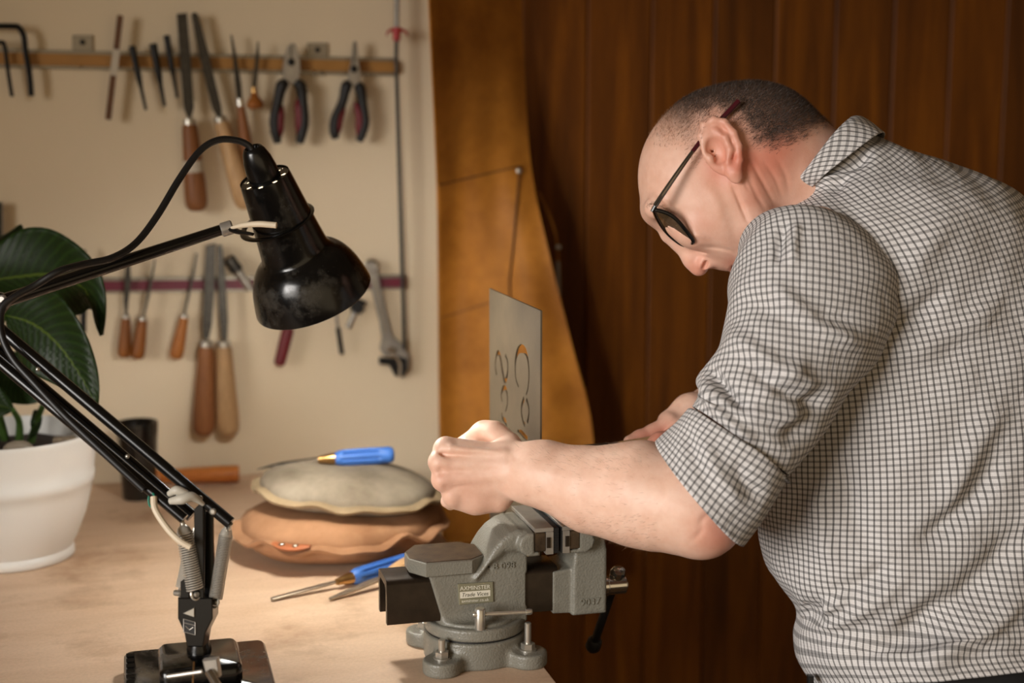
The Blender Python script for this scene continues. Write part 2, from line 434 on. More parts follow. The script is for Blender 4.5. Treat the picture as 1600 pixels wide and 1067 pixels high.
# ================================================================ wall tools
def wp(px, py, off=0.03): return onY(px, py, YW-off)
PXM = 1.085e-3
def wpoly(poly, off, thick, bev=0.0008):
    q = [(wp(x, y, off)[0], wp(x, y, off)[2]) for x, y in poly]
    return g_prism(q, EX, EZ, -EY, (0, YW-off+thick/2, 0), thick, bev)
def whandle(a, b, prof, off=0.03, n=24, squash=1.0):
    A, B = wp(a[0], a[1], off), wp(b[0], b[1], off); L = np.linalg.norm(B-A)
    xs = [p[0] for p in prof]; rs = [p[1] for p in prof]
    fine = np.linspace(xs[0], xs[-1], 26); rr = catmull(np.array([[x, r] for x, r in prof]), 26)
    pr = [(q[0]*L, max(q[1], 0.15)*PXM) for q in rr]; pr = sorted(pr)
    return g_lathe(A, B-A, pr, n, ref=(0, 1, 0), squash=squash)
def wrod(a, b, r, r2=None, off=0.03): return g_rod(wp(a[0], a[1], off), wp(b[0], b[1], off), r*PXM, None if r2 is None else r2*PXM, 14, 0.0006)

# rails
def rail(name, label, a, b, insert_mat, hgt):
    A, B = wp(a[0], a[1], 0), wp(b[0], b[1], 0)
    zc = (A[2]+B[2])/2
    r = thing(name, label, 'tool rail', (A[0], YW, zc), 'tool rails on the cream wall')
    def seg(z0, z1, y0, y1, m, nm):
        dz = (B[2]-A[2]); v, f = g_box((A[0], YW-y1, zc+z0), (B[0], YW-y0, zc+z1), 0.001)
        v = [np.asarray(p)+V(0, 0, dz*((p[0]-A[0])/(B[0]-A[0])-0.5)) for p in v]; part(nm, (v, f), m, r)
    seg(-hgt/2, hgt/2, 0.0008, 0.008, M_ALU, 'backing'); seg(-hgt*0.32, hgt*0.30, 0.0085, 0.015, insert_mat, 'magnet_strip')
    return r
ru = rail('tool_rail', 'upper wall rail with a tan magnetic strip, above the pliers', (-60, 90), (618, 105), M_TAN, 0.030)
rl = rail('tool_rail', 'lower wall rail with a maroon magnetic strip, behind the black lamp', (-60, 448), (632, 440), M_MAROON, 0.026)
for bx, by, sc_ in ((129, 68, (127, 103)), (496, 80, (491, 114))):
    part('bracket', wpoly([(bx-16, by-13), (bx+16, by-13), (bx+16, by+14), (bx-16, by+14)], 0.003, 0.003), M_ALU, ru)
    part('screw', g_lathe(wp(bx, by-2, 0.004), -EY, [(0, 0.0045), (0.002, 0.0045), (0.003, 0.003)], 14), M_BLACKTOOL, ru)
    for dx in ((0,) if bx < 200 else (0, 12)):
        part('screw', g_lathe(wp(sc_[0]+dx, sc_[1], 0.002), -EY, [(0, 0.0052), (0.004, 0.0052), (0.006, 0.003)], 14), M_CHROME, ru)

# hex keys
def hexkey(label, pts, r):
    o = part('hex_key', g_tube([wp(x, y, 0.028) for x, y in pts], r*PXM, 6, 22), M_BLACKTOOL, None, 50)
    return tag(o, label, 'hex key', 'hex keys on the upper rail')
hexkey('large black hex key at the left end of the upper rail', [(-60, 41), (18, 41), (30, 44), (37, 56), (40, 80), (46, 115), (49, 150)], 4.6)
hexkey('small black hex key hanging left of the large one', [(-60, 66), (0, 66), (6, 70), (9, 82), (13, 115), (19, 151)], 3.2)
# brown stick with a paper band
t = thing('marking_stick', 'thin brown stick with a paper band on the upper rail', 'stick', wp(170, 187))
part('stick', g_bar(wp(188, 24), wp(169, 187), 0.0095, 0.006, (0, 1, 0), 0.001), M('brown_stick', (104, 66, 36), 0.6, 0, 0.3, 60), t)
part('paper_band', g_bar(wp(182.0, 77, 0.0302), wp(177.2, 118, 0.0302), 0.0112, 0.0076, (0, 1, 0), 0.0008), M_PAPER, t)
# punches
for lab, a, b, w in (('leftmost of three black pin punches, tilted furthest', (206, 72), (228, 172), 5.2), ('middle one of three black pin punches on the upper rail', (239, 68), (257, 166), 6.0), ('rightmost of three black pin punches, nearest the large files', (260, 55), (277, 153), 5.0)):
    t = thing('pin_punch', lab, 'punch', wp(*b), 'pin punches on the upper rail'); A, B = V(*a), V(*b)
    q = A+(B-A)*0.52; q2 = A+(B-A)*0.66
    part('grip', wrod(a, q, w, w*0.85), M_BLACKTOOL, t); part('shank', wrod(q, q2, w*0.8, w*0.55), M_BLACKTOOL, t); part('pin', wrod(q2, b, w*0.55, w*0.45), M_BLACKTOOL, t)
BIG_PROF = [(0, 9.5), (0.05, 11.5), (0.25, 13), (0.55, 15.5), (0.8, 17), (0.93, 16), (0.985, 11), (1, 5)]
def file_tool(label, blade, h0, h1, scale, hm, ferr=True, group='wood handled files on the wall', off=0.03, bt=0.004, bm=None, name='wood_handled_file'):
    t = thing(name, label, 'file', wp(*h1), group)
    part('blade', wpoly(blade, off, bt), bm or M_DARKSTEEL, t)
    part('handle', whandle(h0, h1, [(a, r*scale) for a, r in BIG_PROF], off), hm, t)
    if ferr:
        A, B = V(*h0), V(*h1); d = (B-A)/np.linalg.norm(B-A)
        part('ferrule', g_lathe(wp(*(A-d*9*scale), off), wp(*(A+d*6*scale), off)-wp(*(A-d*9*scale), off), [(0, 6.5*scale*PXM), (0.002, 9.5*scale*PXM), (14*scale*PXM, 10*scale*PXM)], 20), M_ZINC, t)
    return t
t = file_tool('broad flat file with red-brown handle and sticker on the upper rail', [(276, 22), (292, 20), (298, 90), (303, 168), (299, 184), (293, 184), (287, 168), (281, 90)], (296, 194), (308, 330), 1.0, M_HAND_BROWN)
a, b = V(296, 194), V(308, 330)
part('sticker', g_lathe(wp(*(a+(b-a)*0.42)), wp(*(a+(b-a)*0.56))-wp(*(a+(b-a)*0.42)), [(0, 15.0*PXM), (0.019, 15.8*PXM)], 20, caps=False), M_PAPER, t)
file_tool('tapered half-round file with pale handle, leaning beside the red-brown one', [(299, 22), (304, 19), (309, 22), (325, 80), (346, 168), (347, 184), (341, 186), (332, 170), (312, 92)], (345, 190), (387, 326), 1.0, M_HAND_PALE, bt=0.006)
t = thing('scraper', 'pointed three-square scraper with slim handle on the upper rail', 'scraper', wp(386, 260))
part('blade', wpoly([(360, 53), (363, 56), (370, 90), (377, 130), (379, 156), (370, 156), (367, 130), (364, 90)], 0.03, 0.006, 0.002), M_DARKSTEEL, t)
part('ferrule', wrod((374, 154), (376, 168), 5.5), M_CHROME, t)
part('handle', whandle((376, 166), (390, 262), [(0, 6), (0.3, 8), (0.7, 9), (0.95, 7), (1, 3)]), M_HAND_BROWN, t)
t = thing('graver', 'slender graver with a round mushroom knob on the upper rail', 'graver', wp(398, 168))
part('shank', wpoly([(402, 64), (404, 66), (405, 92), (400, 138), (396, 142), (394, 136), (399, 92)], 0.03, 0.004), M_DARKSTEEL, t)
part('ferrule', wrod((396.5, 136), (397, 146), 4.2), M_BRASS, t)
part('knob', whandle((397, 144), (399, 170), [(0, 4), (0.3, 7), (0.6, 12), (0.85, 13), (1, 9)]), M_HAND_ORANGE, t)

def pliers(label, jaw, piv, hl, hr, r, redl, redr):
    t = thing('pliers', label, 'pliers', wp(hl[-1][0], hl[-1][1]), 'pliers on the upper rail')
    part('jaws', wpoly(jaw, 0.032, 0.010, 0.0015), M_STEEL, t)
    part('jaw_split', wpoly([(piv[0]-0.8, jaw[0][1]+4), (piv[0]+0.8, jaw[0][1]+4), (piv[0]+0.8, piv[1]-4), (piv[0]-0.8, piv[1]-4)], 0.0375, 0.0012, 0), M_BLACKTOOL, t)
    part('pivot', g_lathe(wp(piv[0], piv[1], 0.036), -EY, [(0, 0.0062), (0.002, 0.0062), (0.003, 0.0045)], 18), M_BLACKTOOL, t)
    for pts, red in ((hl, redl), (hr, redr)):
        g = part('grip', g_tube([wp(x, y, 0.032) for x, y in pts], [r*0.75*PXM, r*1.25*PXM, r*PXM, r*1.0*PXM, r*1.05*PXM, r*1.0*PXM, r*0.75*PXM], 14, 30, 0.8), M_BLACKGRIP, t)
        part('inlay', g_tube([wp(x, y, 0.0335) for x, y in red], [r*0.3*PXM, r*0.72*PXM, r*0.75*PXM, r*0.72*PXM, r*0.3*PXM], 12, 20), M_REDGRIP, g)
    return t
pliers('combination pliers with blunt jaws and black and red grips', [(455, 68), (461, 69), (468, 90), (470, 110), (466, 130), (445, 130), (441, 112), (444, 92), (450, 72)], (455, 97), [(449, 128), (440, 135), (434, 160), (429, 185), (430, 205), (434, 224)], [(461, 128), (470, 136), (473, 160), (475, 190), (471, 210), (468, 224)], 9.6,
       [(440, 165), (437, 190), (437, 215)], [(465, 155), (468, 180), (467, 212)])
pliers('needle-nose pliers with black and red grips right of the combination pliers', [(554, 64), (557, 66), (560, 95), (563, 112), (561, 134), (544, 134), (544, 116), (548, 100), (552, 66)], (553, 108), [(548, 130), (541, 136), (535, 160), (524, 185), (522, 205), (525, 217)], [(558, 130), (563, 140), (567, 165), (570, 190), (565, 210), (561, 221)], 9.0,
       [(538, 162), (530, 186), (528, 210)], [(556, 160), (562, 185), (560, 212)])

# lower rail
SM = 0.62
def nfile(label, blade, h0, h1):
    return file_tool(label, blade, h0, h1, SM, M_HAND_ORANGE, True, 'small handled needle files on the lower rail', 0.028, 0.003, name='needle_file')
nfile('small flat needle file with orange-brown handle, leftmost under the lamp arm', [(198, 398), (203, 398), (205, 440), (201, 470), (199, 492), (195, 492), (193, 470), (195, 430)], (197, 497), (194, 559))
nfile('small round needle file, its handle touching the flat one on its left', [(241, 404), (243, 405), (238, 445), (226, 494), (223, 494), (231, 450)], (223, 500), (214, 561))
nfile('small round needle file hanging alone left of the two long files', [(306, 395), (309, 396), (304, 430), (290, 490), (286, 490), (297, 440)], (288, 496), (274, 561))
file_tool('long flat file with brown handle, left of a pair on the lower rail', [(322, 384), (337, 380), (336, 440), (331, 508), (326, 530), (317, 530), (316, 508), (319, 440)], (322, 541), (318, 681), 1.05, M_HAND_BROWN)
file_tool('long flat file with blond handle, right of a pair on the lower rail', [(339, 384), (347, 382), (352, 430), (356, 500), (355, 530), (346, 530), (343, 500), (340, 440)], (350, 541), (357, 681), 1.05, M_HAND_PALE, off=0.034)
t = thing('socket_holder', 'short dark grey socket holder leaning on the lower rail', 'socket', wp(385, 440))
part('body', wrod((357, 403), (372, 424), 9.5), M_DARKSTEEL, t); part('shank', wrod((372, 424), (392, 452), 6.5), M_STEEL, t); part('collar', wrod((367, 417), (369, 420), 10.5), M_BLACKTOOL, t)
t = thing('red_handled_tool', 'slim tool with a maroon handle, half hidden by the lampshade', 'tool', wp(437, 570))
part('shaft', wrod((470, 440), (449, 520), 3), M_STEEL, t)
part('handle', whandle((451, 512), (436, 571), [(0, 8), (0.15, 9.5), (0.8, 9), (0.95, 8), (1, 4)]), M_REDGRIP, t)
t = thing('small_screwdriver', 'small black screwdriver hanging under the lampshade rim', 'screwdriver', wp(533, 553))
part('shaft', wrod((521, 455), (528, 515), 2.2), M_STEEL, t); part('handle', wrod((528, 512), (534, 553), 3.8), M_BLACKGRIP, t)
t = thing('chuck_key', 'dark chuck key with a toothed head right of the lampshade', 'chuck key', wp(544, 512))
part('toothed_head', (lambda q: wpoly([(558+(13 if i % 2 else 9)*math.cos(i*math.pi/9), 480+(13 if i % 2 else 9)*math.sin(i*math.pi/9)) for i in range(18)], 0.03, 0.010, 0.001))(0), M_BLACKTOOL, t)
part('shank', wrod((556, 484), (543, 512), 4.4), M_STEEL, t); part('cross_bar', wrod((546, 462), (572, 474), 2.4, None, 0.036), M_BLACKTOOL, t)
# adjustable wrench
t = thing('adjustable_wrench', 'steel adjustable wrench hanging head down at the right end of the lower rail', 'wrench', wp(622, 588))
hd = [(570, 420), (572, 409), (580, 406), (588, 412), (590, 424), (604, 490), (614, 528), (607, 540), (598, 534), (592, 500), (576, 432)]
part('handle', wpoly(hd, 0.030, 0.010, 0.002), M_STEEL, t)
part('handle_web', wpoly([(583, 436), (588, 435), (606, 518), (601, 522)], 0.0355, 0.0016, 0.0004), M_ALU, t)
part('hanging_eye', g_tube([wp(580+8.5*math.cos(a), 416+8.5*math.sin(a), 0.031) for a in np.linspace(0, 2*math.pi, 21)[:-1]], 0.0042, 10, None, 1.0, True), M_CHROME, t)
part('fixed_jaw', wpoly([(596, 530), (612, 524), (628, 536), (639, 555), (638, 575), (631, 588), (626, 588), (627, 566), (618, 556), (600, 556), (593, 545)], 0.030, 0.012, 0.002), M_STEEL, t)
part('sliding_jaw', wpoly([(593, 558), (618, 560), (622, 570), (622, 587), (617, 587), (608, 570), (592, 568)], 0.030, 0.013, 0.002), M_BLACKTOOL, t)
part('jaw_liner', wpoly([(620, 556), (636, 560), (636, 578), (630, 590), (627, 588), (628, 570)], 0.0355, 0.004, 0.001), M_BLACKTOOL, t)
part('worm_screw', wrod((605, 545), (618, 549), 5, None, 0.036), M_CHROME, t)
# dark punch behind the leaf and a steel rule at the picture's left edge
t = thing('round_punch', 'dark round punch standing up from the lower rail behind the upper leaf', 'punch', wp(133, 520))
part('shank', wrod((131, 390), (131, 460), 3.2), M_BLACKTOOL, t); part('grip', wrod((131, 458), (130, 520), 4.6), M_BLACKTOOL, t)
t = thing('steel_rule', 'steel rule hanging at the left edge above the plant', 'ruler', wp(-6, 470))
part('rule', wpoly([(-16, 316), (4, 316), (4, 470), (-16, 470)], 0.022, 0.0012, 0), M_DARKSTEEL, t); part('rivet', wrod((-6, 324), (-6, 326), 3, None, 0.024), M_BLACKTOOL, t)
# long rod with red wing nut
t = thing('threaded_rod', 'long thin steel rod with a red wing nut beside the leather apron', 'rod', wp(632, 545))
part('upper_thread', g_spring(wp(621, -70, 0.04), wp(619.5, 48, 0.04), 0.0034, 0.0012, 42, 5, 8), M_STEEL, t)
part('core', wrod((621, -72), (619, 96), 3.2, None, 0.04), M_DARKSTEEL, t)
part('rod', wrod((619, 92), (632, 546), 3.2, None, 0.04), M_DARKSTEEL, t)
nut = part('wing_nut', wrod((620, 43), (619.6, 64), 7, 5.5, 0.04), M_RED, t)
part('wing', g_tube([wp(604, 56, 0.04), wp(606, 50, 0.04), wp(613, 46.5, 0.04), wp(620, 46, 0.04)], [0.002, 0.0035, 0.0045, 0.006], 10, 12, 0.6), M_RED, nut)
part('wing', g_tube([wp(637, 56, 0.04), wp(634, 50, 0.04), wp(627, 46.5, 0.04), wp(620, 46, 0.04)], [0.002, 0.0035, 0.0045, 0.006], 10, 12, 0.6), M_RED, nut)

# ================================================================ leather apron
def g_sheet(G, thick):
    G = np.asarray(G, float); nt, ns = G.shape[:2]
    du = np.gradient(G, axis=1); dv = np.gradient(G, axis=0); N = np.cross(du, dv); N /= np.linalg.norm(N, axis=2)[..., None]+1e-12
    A = (G+N*thick/2).reshape(-1, 3); B = (G-N*thick/2).reshape(-1, 3); k = nt*ns; f = []
    for i in range(nt-1):
        for j in range(ns-1):
            a, b, c, d = i*ns+j, i*ns+j+1, (i+1)*ns+j+1, (i+1)*ns+j
            f.append((d, c, b, a)); f.append((k+a, k+b, k+c, k+d))
    for j in range(ns-1):
        f.append((j, j+1, k+j+1, k+j)); q = (nt-1)*ns+j; f.append((q+1, q, k+q, k+q+1))
    for i in range(nt-1):
        q = i*ns; f.append((q+ns, q, k+q, k+q+ns)); q = i*ns+ns-1; f.append((q, q+ns, k+q+ns, k+q))
    return np.vstack([A, B]), f
def leather(name, c1, c2, rough=0.6, sc=7):
    t = NT(name); vec = t.coord(); n = t.noise(vec, sc, 5, 0.6); n2 = t.noise(vec, 55, 4, 0.7)
    col = t.ramp(n, [(0.32, lin(c2)), (0.66, lin(c1))]); col = t.mix(0.35, col, t.ramp(n2, [(0.35, 0.75), (0.6, 1.0)]), 'MULTIPLY')
    t.l(col, t.b.inputs['Base Color']); t.b.inputs['Roughness'].default_value = rough; t.b.inputs['Specular IOR Level'].default_value = 0.2; t.bump(t.noise(vec, 420, 3), 0.25, 0.0006); return t.m
M_APRON = leather('tan_apron_leather', (188, 124, 46), (140, 86, 26), 0.55)
LE = np.array([(668, -90), (670, 0), (677, 150), (683, 300), (685, 450), (686, 600), (688, 740), (691, 848)], float)
RE = np.array([(812, -90), (815, 0), (819, 120), (830, 265), (858, 395), (893, 535), (925, 665), (936, 848)], float)
def apron_pt(s, t, lift=0.0):
    a = np.array([np.interp(t, np.linspace(0, 1, len(LE)), LE[:, i]) for i in (0, 1)]); b = np.array([np.interp(t, np.linspace(0, 1, len(RE)), RE[:, i]) for i in (0, 1)])
    q = a+(b-a)*s
    wt = min(1.0, max(0.0, (t-0.16)/0.46)); wt = wt*wt*(3-2*wt)
    off = (1-wt)*(0.215-0.185*s)+wt*(0.045+0.085*s**1.5)+0.012*math.sin(2.2+s*7.5+t*1.5)*t+0.006*math.sin(s*15+t*4)*t
    return onY(q[0], q[1], YW-off-lift)
def smooth_edges(E_): return catmull(E_, 60)
LE, RE = smooth_edges(LE), smooth_edges(RE)
t = thing('leather_apron', 'tan leather work apron hanging on the panelled wall', 'apron', onY(800, 848, YW-0.08))
part('apron_body', g_sheet([[apron_pt(s, v) for s in np.linspace(0, 1, 40)] for v in np.linspace(0, 1, 80)], 0.0028), M_APRON, t)
def tt(py): return np.interp(py, np.linspace(-90, 848, 100), np.linspace(0, 1, 100))
pk = []
for v in np.linspace(0.418, 0.985, 50):
    smax = float(np.interp(v, [0.418, 0.6, 0.985], [0.90, 0.62, 0.52])); pk.append([apron_pt(s, v, 0.0040) for s in np.linspace(0.015, smax, 26)])
p = part('pocket', g_sheet(pk, 0.0034), M_APRON, t)
M_STITCH = M('dark_waxed_stitching', (62, 36, 12), 0.7)
part('stitching', g_tube([apron_pt(s_, 0.419, 0.0064) for s_ in np.linspace(0.02, 0.89, 24)], 0.0011, 6), M_STITCH, p)
part('stitching', g_tube([apron_pt(float(np.interp(v_, [0.418, 0.6, 0.985], [0.89, 0.61, 0.51])), v_, 0.0064) for v_ in np.linspace(0.42, 0.985, 30)], 0.0011, 6), M_STITCH, p)
part('stitching', g_tube([apron_pt(s_, 0.617, 0.0064) for s_ in np.linspace(0.02, 0.50, 16)], 0.0008, 6), M_STITCH, p)
rv = apron_pt(0.87, 0.426, 0.0065); part('rivet', g_lathe(rv, -EY, [(-0.002, 0.0048), (0.001, 0.0048), (0.0028, 0.0032), (0.0034, 0.001)], 16), M_ZINC, p)
# strap buckled behind the apron's right edge
part('strap', g_tube([onY(842, 300, YW-0.07), onY(862, 345, YW-0.075), onY(870, 378, YW-0.07), onY(873, 430, YW-0.06)], 0.006, 8, 18, 0.35), M_APRON, t)
part('strap_rivet', g_lathe(onY(872, 386, YW-0.075), -EY, [(0, 0.0045), (0.003, 0.0045), (0.004, 0.003)], 14), M_ZINC, t)
part('strap_ring', wrod((872, 408), (873, 470), 3, None, 0.07), M_STEEL, t)

# ================================================================ plant in white pot
t = thing('plant_pot', 'white ribbed plastic plant pot at the left of the bench', 'plant pot', (-0.178, 2.045, BZ))
PC = V(-0.178, 2.045, BZ); RIM = 0.119; PH = 0.178
M_POT = M('white_pot_plastic', (224, 223, 219), 0.38)
prof = [(0.0, 0.070), (0.0, 0.080), (0.003, 0.0835), (0.010, 0.0835), (0.015, 0.0805), (0.03, 0.089), (0.06, 0.101), (0.09, 0.109), (0.105, 0.1118), (0.107, 0.1140), (0.119, 0.1155), (0.121, 0.1140), (0.14, 0.1165), (0.170, 0.1185), (0.176, 0.1195), (PH, 0.1185), (PH, 0.1160), (0.165, 0.1140), (0.150, 0.112)]
part('pot', g_lathe(PC, EZ, prof, 72, caps=False), M_POT, t, 50)
vv, ff = g_lathe(PC+V(0, 0, 0.150), EZ, [(0.0, 0.1125), (0.002, 0.09), (0.004, 0.06), (0.003, 0.03), (0.003, 0.004)], 48)
vv = [p+V(0, 0, 0.004*math.sin(p[0]*310)*math.cos(p[1]*270)) for p in vv]
part('soil', (vv, ff), M('potting_soil', (52, 38, 28), 0.95, 0, 0.5, 120, 0.8, 160, 0.004), t)
part('white_pebble', g_ball(PC+V(0.020, -0.075, 0.168), 0.017, 16, (1.2, 0.8, 0.75)), M('grey_pebble', (150, 138, 122), 0.35, 0, 0.2, 90), t)
part('clay_crumb', g_ball(PC+V(0.055, -0.060, 0.164), 0.006, 10), M('clay_orange', (190, 104, 70), 0.7), t)
part('bark_chip', g_obox(PC+V(0.078, -0.03, 0.165), EX, EY, EZ, 0.016, 0.008, 0.008, 0.002), M('bark', (128, 112, 92), 0.9, 0, 0.4, 120), t)
def leafmat():
    t_ = NT('peace_lily_leaf'); tc = t_.n('ShaderNodeUVMap'); sx = t_.n('ShaderNodeSeparateXYZ'); t_.l(tc.outputs[0], sx.inputs[0])
    u, v = sx.outputs[0], sx.outputs[1]; au = t_.math('ABSOLUTE', u)
    vein = t_.math('SINE', t_.math('MULTIPLY', t_.math('SUBTRACT', v, t_.math('MULTIPLY', au, 0.22)), 92.0))
    mid = t_.math('LESS_THAN', au, 0.035)
    c = t_.mix(t_.ramp(vein, [(0.0, 0.0), (1.0, 1.0)]), lin((22, 40, 9)), lin((30, 52, 13)))
    c = t_.mix(mid, c, lin((66, 84, 22))); t_.l(c, t_.b.inputs['Base Color']); t_.b.inputs['Roughness'].default_value = 0.46
    h = t_.math('ADD', t_.math('MULTIPLY', vein, 0.5), t_.math('MULTIPLY', mid, -1.5)); t_.bump(h, 0.3, 0.0012)
    t_.b.inputs['Specular IOR Level'].default_value = 0.3; t_.b.inputs['Transmission Weight'].default_value = 0.0; return t_.m
M_LEAF = leafmat(); M_STEM = M('leaf_stalk', (58, 84, 32), 0.45)
plant = thing('peace_lily', 'dark green broad-leaved plant growing in the white pot', 'plant', PC+V(0, 0, 0.15))
def leaf(mid, wid, side, fold=0.25, nsub=28, curl=0.0, label=None):
    C = catmull(np.array([P(*m) for m in mid]), nsub); T = np.gradient(C, axis=0); S = np.asarray(side, float)
    vs = []; uv = []; nw = 17
    L = np.concatenate([[0], np.cumsum(np.linalg.norm(np.diff(C, axis=0), axis=1))]); L /= L[-1]
    for i in range(nsub):
        tn = nrm(T[i]); sd = nrm(S-tn*(S@tn)); up = np.cross(tn, sd)
        w = wid*(math.sin(math.pi*min(1, L[i]**0.72))**0.85 if 0 < L[i] < 1 else 0.0)+0.0008
        for j in range(nw):
            u = -1+2*j/(nw-1); rip = 0.0016*math.sin(92*(L[i]-0.22*abs(u)))*min(1, w/0.02)*(1-abs(u)**3)
            vs.append(C[i]+sd*(w*u)+up*(fold*w*abs(u)**1.3-curl*w*u*u+rip+0.004*math.sin(L[i]*9+u*3)*abs(u))); uv.append((u, L[i]))
    f = [(i*nw+j, i*nw+j+1, (i+1)*nw+j+1, (i+1)*nw+j) for i in range(nsub-1) for j in range(nw-1)]
    G = np.array(vs).reshape(nsub, nw, 3); v2, f2 = g_sheet(G, 0.0009)
    o = mesh('leaf', v2, f2, M_LEAF, plant, True, None, np.vstack([uv, uv]))
    return o
leaf([(-25, 440, 1.93), (30, 432, 1.92), (85, 430, 1.90), (135, 455, 1.87), (158, 524, 1.86)], 0.062, UP*0.9-FW*0.5+RX*0.15, -0.20)
leaf([(8, 492, 1.86), (50, 505, 1.84), (88, 535, 1.82), (122, 580, 1.81), (151, 632, 1.80)], 0.054, UP*0.75+RX*0.55-FW*0.25, 0.10)
leaf([(-60, 470, 2.02), (-30, 420, 2.02), (0, 385, 2.0), (34, 352, 1.98)], 0.040, RX*0.8+UP*0.5, 0.2)
leaf([(-10, 560, 2.02), (20, 590, 2.0), (50, 612, 1.98), (75, 618, 1.97)], 0.035, UP*0.9+FW*0.4, 0.2)
leaf([(-50, 600, 1.98), (-20, 625, 1.96), (20, 640, 1.94)], 0.030, UP*0.9+FW*0.3, 0.2)
leaf([(55, 640, 2.0), (57, 665, 2.0), (48, 684, 2.0)], 0.007, RX, 0.1)
for st in ([(-25, 440, 1.93), (-30, 560, 1.97), (-5, 686, 2.0)], [(8, 492, 1.86), (-20, 560, 1.92), (8, 686, 1.99)], [(-60, 470, 2.02), (-50, 600, 2.02), (-15, 690, 2.03)], [(75, 618, 1.97), (60, 650, 2.0), (48, 690, 2.01)], [(20, 640, 1.94), (30, 660, 1.97), (30, 692, 1.99)]):
    part('stalk', g_tube([P(*q) for q in st], [0.0035, 0.0045, 0.006], 10, 16), M_STEM, plant)

# ================================================================ things on the bench
M_BLKCUP = M('black_glaze', (14, 13, 13), 0.18, 0, coat=0.5)
t = thing('black_cup', 'tall black glazed cup standing behind the lamp arm', 'cup', (-0.004, 2.335, BZ))
part('cup', g_lathe((-0.004, 2.335, BZ), EZ, [(0, 0.0), (0, 0.0265), (0.003, 0.0275), (0.03, 0.0285), (0.09, 0.0315), (0.122, 0.0335), (0.1255, 0.0330), (0.124, 0.0312), (0.06, 0.027), (0.008, 0.0245), (0.006, 0.0)], 48, caps=False), M_BLKCUP, t, 50)
M_VARN = wood('varnished_handle', (150, 84, 34), (186, 112, 52), (204, 132, 70), (0.8, 7, 7), 6, 0.3, 3)
t = thing('hammer', 'hammer with a varnished wooden handle lying along the back wall', 'hammer', (0.11, 2.39, BZ))
A, B = onZ(250, 729, BZ+0.016), onZ(373, 733, BZ+0.014)
A = V(onY(245, 727, 2.40)[0], 2.40, BZ+0.018); B = V(onY(373, 731, 2.40)[0], 2.39, BZ+0.0165)
vv, ff = g_lathe(A, B-A, [(0, 0.012), (0.02, 0.0125), (0.07, 0.0150), (0.11, 0.0160), (np.linalg.norm(B-A)-0.002, 0.0160), (np.linalg.norm(B-A), 0.0140)], 20, squash=0.9)
part('handle', (vv, ff), M_VARN, t)
hc = A-V(0.012, 0, 0)
part('head', g_lathe(hc+V(0, -0.035, 0), V(0, 1, 0), [(0, 0.0130), (0.004, 0.0150), (0.018, 0.0150), (0.022, 0.011), (0.045, 0.012), (0.06, 0.009), (0.072, 0.003)], 22), M_STEEL, t)

# leather sandbags
def sandbag(name, label, c, R, hu, hd_, tiltx, mat, seammat, wav, fl, ry=0.92, seed=0, eu=0.55, ed=0.42, group='stacked leather sandbags'):
    t = thing(name, label, 'sandbag', c-V(0, 0, hd_), group); rs = np.random.default_rng(seed); ph = rs.uniform(0, 6.28, 8)
    n = 96; tl = math.tan(tiltx)
    def wob(a): return 1+0.018*math.sin(2*a+ph[0])+0.012*math.sin(3*a+ph[1])
    def zw(a): return wav*(math.sin(9*a+ph[2])+0.7*math.sin(14*a+ph[3])+0.5*math.sin(5*a+ph[4]))
    def pt(r, z, a, w=1.0, wz=0.0):
        x = R*r*wob(a)*math.cos(a); y = R*ry*r*wob(a)*math.sin(a); dent = 0.0022*math.sin(x*42+ph[5])*math.cos(y*38+ph[6])
        return c+V(x, y, z+wz*zw(a)+dent*w-tl*x)
    def dome(h, sgn, m=15):
        v = []; f = []
        for i in range(m):
            q = i/(m-1); th = q*math.pi/2; r = math.cos(th)**(eu if sgn > 0 else ed)*0.965 if i < m-1 else 0.0; z = sgn*h*math.sin(th)**0.9
            for k in range(n):
                a = 2*math.pi*k/n; pl = 0.0016*math.sin(27*a+ph[7])*math.exp(-q*7); v.append(pt(r, z+sgn*pl, a, 1.0, math.exp(-q*9)))
        for i in range(m-1):
            for k in range(n):
                k2 = (k+1) % n; q4 = (i*n+k, i*n+k2, (i+1)*n+k2, (i+1)*n+k); f.append(q4 if sgn > 0 else q4[::-1])
        return v, f
    part('upper_panel', dome(hu, 1), mat, t); part('lower_panel', dome(hd_, -1), mat, t)
    G = [[pt(r, z, 2*math.pi*k/n, 1.0, 1.0+0.5*max(0, (r-0.96)*12)) for k in range(n+1)] for r, z in ((0.94, 0.0), (0.98, 0.0005), (1.0+fl, -0.0012), (1.0+2.2*fl, -0.0035))]
    part('seam_flange', g_sheet(G, 0.0055), seammat, t)
    return t, pt, zw
M_SUEDE = leather('tan_suede', (172, 130, 97), (138, 98, 68), 0.9, 9)
M_HIDE = leather('pale_grey_hide', (156, 145, 128), (114, 103, 87), 0.8, 9)
BC = V(0.283, 1.98, BZ)
t1, pt1, zw1 = sandbag('leather_sandbag', 'larger tan suede sandbag at the bottom, with a riveted tab', BC+V(-0.010, -0.012, 0.0372), 0.146, 0.034, 0.0365, 0.010, M_SUEDE, M_SUEDE, 0.0034, 0.022, seed=3)
t2, pt2, zw2 = sandbag('leather_sandbag', 'smaller pale leather sandbag lying on top of the tan one', BC+V(0.004, -0.002, 0.0830), 0.128, 0.034, 0.020, 0.085, M_HIDE, leather('pale_seam', (162, 142, 112), (128, 110, 84), 0.85, 9), 0.0014, 0.02, seed=8, eu=0.80)
